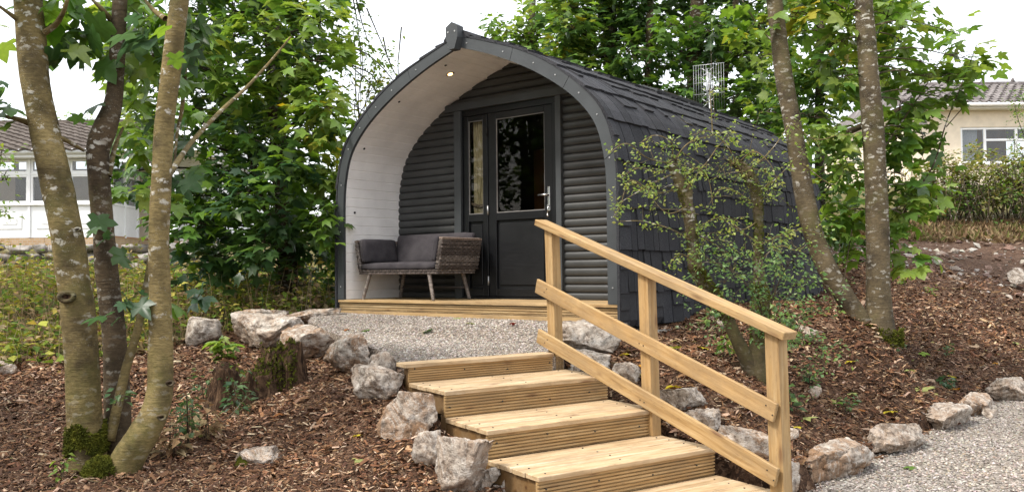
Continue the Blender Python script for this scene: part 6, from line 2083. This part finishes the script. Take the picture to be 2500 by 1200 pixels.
    c2.finish(t, 'oval', 'petals', mat='petal')
    fix(t)
    # dry stone wall across the bank
    wl = empty('stone_wall', (P(100, 670, 16.3)[0], 16.3, 0), 'low grey dry stone wall between the weedy bank and the white bungalow', 'wall')
    m = MB()
    x0, x1 = P(-420, 640, 16.3)[0], P(520, 640, 16.3)[0]
    for r in range(4):
        x = x0
        while x < x1:
            w = rnd.uniform(.22, .62); hh = .165
            zz = hz(x + w / 2, 16.3) - .06 + r * hh
            import bmesh
            me = rock_mesh(w / 2 * .95, .2, hh / 2 * 1.08, rnd.randrange(9999), 2, 6, .05)
            vs = [(v.co.x + x + w / 2 - wl.location.x, v.co.y + rnd.uniform(-.02, .02), v.co.z + zz + hh / 2) for v in me.vertices]
            k = rnd.uniform(.7, 1.2)
            m.add(vs, [tuple(q.vertices) for q in me.polygons], (k, k * .98, k * .95), True)
            bpy.data.meshes.remove(me)
            x += w
    m.build('wall_stones', 'dry_stone', wl)


def build_right_house():
    Y = 28.0
    h = empty('bungalow', (0, Y, 0), 'cream rendered bungalow with a grey tiled roof and white window at the right', 'house')
    X = lambda px, YY=Y: P(px, 400, YY)[0]
    Z = lambda py, YY=Y: P(2400, py, YY)[2]
    x0, x1 = X(2222), X(2860)
    zt = Z(268); zb = Z(470) - 1.0
    wx0, wx1, wz0, wz1 = X(2347), X(2550), Z(399), Z(310)
    def box(name, a, b, mat, bev=0.0):
        m = MB(); m.box(a, b, rt(), bev=bev); return m.build(name, mat, h)
    m = MB()
    m.box((x0, 0, zb), (wx0, .25, zt)); m.box((wx1, 0, zb), (x1, .25, zt)); m.box((wx0, .001, zb), (wx1, .249, wz0)); m.box((wx0, .001, wz1), (wx1, .249, zt))
    m.box((x0, .251, zb), (x0 + .25, 8, zt)); m.build('wall', 'cream_wall', h)
    box('vent_block', (X(2242), -.02, Z(305)), (X(2266), .0, Z(292)), 'concrete')
    window_unit(h, wx0 + .005, wx1 - .005, wz0 + .003, wz1 - .003, .08, [X(2408), X(2485)], (Z(341), (0, 1, 1)), .075, curtain=.22)
    m = MB(); m.box((wx0 - .08, -.07, wz0 - .07), (wx1 + .08, .05, wz0 - .002), bev=.01); m.build('sill', 'upvc_white', h)
    box('inner_wall', (wx0 - .5, 3.0, zb), (wx1 + .5, 3.05, zt), 'inner_wood')
    m = MB(); m.box((x0 - .25, -.40, zt - .02), (x1, -.02, zt + .11), bev=.01); m.build('fascia', 'gutter', h)
    m = MB(); m.tube([(x0 - .3, -.47, zt + .09), (x1, -.47, zt + .09)], .065, 10); m.build('gutter', 'gutter', h)
    rz = Z(208, Y + 3.6)
    m = MB()
    # hipped at the left end
    ya, za, yb = -.5, zt + .14, 3.6
    ny = 9
    L = math.hypot(yb - ya, rz - za); nn = np.array([-(rz - za), yb - ya]) / L
    hip = 1.25
    for j in range(ny):
        rows = []
        for f, lift in ((j / ny, .05), ((j + 1) / ny, .0)):
            by = ya + (yb - ya) * f + nn[0] * lift; bz = za + (rz - za) * f + nn[1] * lift
            xa = x0 - .35 + hip * f
            n = int((x1 - x0 + .35) / .30) * 4
            rows.append([(max(xa, x0 - .35 + i * .075), by + nn[0] * .04 * math.cos(i * math.pi / 2), bz + nn[1] * .04 * math.cos(i * math.pi / 2)) for i in range(n)])
        low = [(x, y - nn[0] * .05, z - nn[1] * .05) for x, y, z in rows[0]]
        k = len(rows[0]); vs = low + rows[0] + rows[1]
        m.add(vs, [(i, i + 1, k + i + 1, k + i) for i in range(k - 1)] + [(k + i, k + i + 1, 2 * k + i + 1, 2 * k + i) for i in range(k - 1)], rt())
    m.add([(x0 - .35, ya, za), (x0 - .35 + hip, yb, rz), (x0 - .35, 8, za)], [(0, 2, 1)])
    m.add([(x0 - .35, ya, za - .02), (x1, ya, za - .02), (x1, 8, za - .02), (x0 - .35, 8, za - .02)], [(0, 1, 2, 3)])
    m.build('roof', 'roof_tile_grey', h)
    m = MB(); m.tube([(x0 - .35 + hip, yb, rz + .03), (x1, yb, rz + .03)], .10, 10); m.tube([(x0 - .36, ya, za + .04), (x0 - .35 + hip, yb, rz + .03)], .09, 8); m.build('ridge_tiles', 'roof_tile_grey', h)
    m = MB(); p = (X(2478, Y + 3.6), yb, rz + .1); m.tube([p, (p[0], p[1], p[2] + .16)], [.09, .03], 8); m.build('finial', 'roof_tile_grey', h)
    # hedge in front of it
    b = P(2400, 560, 21)
    t = empty('hedge', (b[0], b[1], hz(b[0], b[1])), 'straggly yellow green hedge with bare brown stems below the cream bungalow', 'hedge')
    c = Crown()
    for i in range(150):
        x = P(rnd.uniform(2215, 2720), 500, 20.8)[0]; y = rnd.uniform(20.0, 21.6); z = hz(x, y)
        q = np.array([x + rnd.gauss(0, .35), y + rnd.gauss(0, .2), z + rnd.uniform(.8, 1.5)])
        c.wood.tube([(x, y, z), ((x + q[0]) / 2 + rnd.gauss(0, .1), y, z + .6), q], [.018, .012, .006], 4, cap=False)
        for k in range(2):
            e = q + np.array([rnd.gauss(0, .3), rnd.gauss(0, .2), rnd.uniform(-.5, .2)]); c.wood.tube([q * .5 + np.array([x, y, z]) * .5, e], [.008, .003], 3, cap=False)
    Yc = [(.16, .19, .03), (.24, .24, .05), (.11, .16, .03), (.20, .17, .05)]
    for px in range(2235, 2730, 33):
        for py in (385, 410, 435, 460, 485, 510, 535):
            if py < 400 and (px < 2290 or rnd.random() < .5): continue
            if py > 520 and rnd.random() < .55: continue
            Y2 = rnd.uniform(20.2, 21.3)
            c.cluster(P(px + rnd.uniform(-12, 12), py + rnd.uniform(-12, 12) + (15 if px < 2300 else 0), Y2), (scl(26, Y2), .35, scl(22, Y2)), 20 if py < 500 else 8, .125, Yc if (py < 455 or rnd.random() < .3) else MID + [(.09, .06, .03)], None, 7, spread=.13, twig=.004, droop=.1)
    c.finish(t, 'oval', 'leaves', 'stems', 'bark_dark')
    fix(t)
    def tw(c, q):
        for rows in ([(2530, 380, 15), (2500, 330, 15), (2480, 270, 15), (2478, 230, 15)], [(2540, 300, 15), (2505, 260, 15), (2490, 215, 15)], [(2530, 420, 15), (2490, 370, 15), (2470, 330, 15)]):
            twiggy(c, rows, .009, .05, LIGHT + MID, .9, .7, .09)
    tree('shrub', P(2560, 560, 15), 'light green shrub leaning in at the right edge before the cream bungalow', None, [([(2560, 200, 8, 15), (2555, 400, 12, 15), (2560, 640, 16, 15)], 6, 'bark_far')], [(2530, 280, 15, 40, 50, .3, 16, LIGHT, None), (2475, 405, 15, 36, 30, .3, 22, LIGHT, YELLOW), (2430, 425, 15, 26, 24, .3, 10, LIGHT, YELLOW), (2530, 400, 15, 45, 60, .3, 22, MID, LIGHT), (2560, 200, 15, 30, 40, .3, 8, LIGHT, None)], 'oval', .055, per=7, spread=.10, r0=.008, extra=tw, cat='shrub')


def build_far():
    g = 'far trees beyond the left bungalow'
    tree('distant_tree', P(60, 400, 60), 'far low tree top above the left end of the brown roof', g, [([(40, 290, 8, 60), (40, 420, 12, 60)], 6, 'bark_far')], [(30, 288, 60, 40, 12, 1, 14, MID, LIGHT), (-30, 292, 60, 40, 12, 1, 14, MID, LIGHT), (85, 300, 60, 30, 8, 1, 8, MID, None)], 'oval', .3, per=7, spread=.5, r0=.05)
    tree('distant_tree', P(180, 400, 62), 'far rounded tree top above the brown roof between the stems', g, [([(180, 290, 8, 62), (180, 420, 12, 62)], 6, 'bark_far')], [(170, 293, 62, 35, 12, 1, 14, MID, LIGHT), (205, 290, 62, 26, 16, 1, 14, MID, LIGHT), (235, 296, 62, 30, 12, 1, 10, MID, None)], 'oval', .3, per=7, spread=.5, r0=.05)
    # green shrub and rose at the left edge before the bungalow
    tree('shrub', P(10, 640, 12.5), 'bright green bush at the left edge before the sun room', None, [([(-10, 420, 10, 12.5), (-10, 560, 14, 12.5), (-10, 680, 18, 12.5)], 6, 'bark_far')], [(5, 370, 12.5, 40, 45, .3, 12, LIGHT, None), (15, 440, 12.5, 25, 50, .3, 7, LIGHT, None), (-5, 520, 12.5, 25, 20, .3, 6, LIGHT, None)], 'oval', .09, per=7, spread=.14, r0=.008, cat='shrub')
    # young bushes at the wall, right of the three stems
    for i, (x, y, Y, lab) in enumerate(((450, 700, 11.5, 'leafy green bush between the weeds and the dense sycamore'), (95, 650, 14.5, 'pale weed bush against the stone wall'), (560, 700, 11.8, 'dark green bush under the dense sycamore left of the rocks'))):
        tree('shrub', P(x, y + 60, Y), lab, None, [([(x, y - 10, 5, Y), (x, y + 40, 8, Y), (x, y + 80, 10, Y)], 5, 'bark_far')], [(x - 25, y - 5, Y, 30, 30, .25, 12, (MID + LIGHT) if i < 2 else DARK, None), (x + 25, y + 10, Y, 35, 35, .25, 12, (MID + YELLOW) if i < 2 else DARK + MID, None)], 'oval', .085, per=7, spread=.13, r0=.006, cat='shrub')


def build_side_wood():
    """the trees along the left side, seen mirrored in the door glass"""
    c = Crown()
    for k in range(230):
        p = np.array([rnd.uniform(-15, -8.6), rnd.uniform(-6, 11), rnd.uniform(.6, 8.2)])
        if p[0] > -.64 * p[1] - 1.2 and p[1] > 0: continue
        c.cluster(p, (.8, .8, .6), 13, .24, MID + DARK, None, 7, spread=.3, twig=0, mixcols=LIGHT)
    for k in range(14):
        x, y = rnd.uniform(-13, -9.5), rnd.uniform(-5, 9)
        c.wood.tube([(x, y, .2), (x + .2, y, 4), (x, y + .2, 8)], [.16, .12, .06], 6)
    w = c.wood.build('woodland_trunks', 'bark_far'); tag(w, 'trunks of the woodland beyond the left side', 'woodland', kind='stuff')
    o = leaves('woodland', np.array(c.pos), np.array(c.head), np.array(c.nrm), np.array(c.size), np.array(c.tint), 'syc_lo', None, 'leaf')
    tag(o, 'green woodland beyond the left side', 'woodland', kind='stuff')


# ------------------------------------------------------------------ light
def build_light():
    el, az = math.radians(52), math.radians(-120)     # az: direction of the sun, measured from +Y towards +X
    d = Vector((math.sin(az) * math.cos(el), math.cos(az) * math.cos(el), math.sin(el)))
    L = bpy.data.lights.new('sun', 'SUN'); L.energy = SUN; L.angle = math.radians(10); L.color = (1, .95, .88)
    o = bpy.data.objects.new('sun', L); COL.objects.link(o)
    o.rotation_euler = d.to_track_quat('Z', 'Y').to_euler()
    w = bpy.data.worlds.new('World'); scene.world = w; w.use_nodes = True
    n = w.node_tree.nodes; l = w.node_tree.links; n.clear()
    out = n.new('ShaderNodeOutputWorld')
    sky = n.new('ShaderNodeTexSky'); sky.sky_type = 'NISHITA'; sky.sun_disc = False; sky.sun_elevation = el; sky.sun_rotation = az; sky.dust_density = 4; sky.air_density = 1
    b1 = n.new('ShaderNodeBackground'); b1.inputs[1].default_value = .05; l.new(sky.outputs[0], b1.inputs[0])
    tc = n.new('ShaderNodeTexCoord'); sx = n.new('ShaderNodeSeparateXYZ'); l.new(tc.outputs['Generated'], sx.inputs[0])
    rp = n.new('ShaderNodeValToRGB'); l.new(sx.outputs[2], rp.inputs[0])
    e = rp.color_ramp.elements; e[0].position = 0; e[0].color = (.80, .80, .80, 1); e[1].position = .9; e[1].color = (1, 1, 1, 1)
    b2 = n.new('ShaderNodeBackground'); b2.inputs[1].default_value = CLOUD; l.new(rp.outputs[0], b2.inputs[0])
    ad = n.new('ShaderNodeAddShader'); l.new(b1.outputs[0], ad.inputs[0]); l.new(b2.outputs[0], ad.inputs[1]); l.new(ad.outputs[0], out.inputs[0])
    scene.view_settings.view_transform = 'Standard'; scene.view_settings.look = 'None'; scene.view_settings.exposure = EXPO; scene.view_settings.gamma = 1
    scene.view_settings.use_curve_mapping = False


SUN, CLOUD, EXPO = 1.9, .78, 1.16

build_ground()
slab('gravel_terrace', terrace, 'gravel', 'grey gravel terrace in front of the porch', 'gravel terrace', .5)
slab('gravel_path', path_poly, 'gravel_path', 'grey gravel path at the lower right', 'gravel path', .3, .072)
build_pod()
build_sofa()
build_aerial()
build_steps()
build_rocks()
build_stump()
build_left_tree()
build_trees()
build_hawthorn()
build_weeds()
build_small_plants()
build_left_house()
build_right_house()
build_far()
build_side_wood()
build_litter()
build_fallen()
build_light()
scene.cycles.max_bounces = 8
scene.cycles.transparent_max_bounces = 12
scene.cycles.use_denoising = True
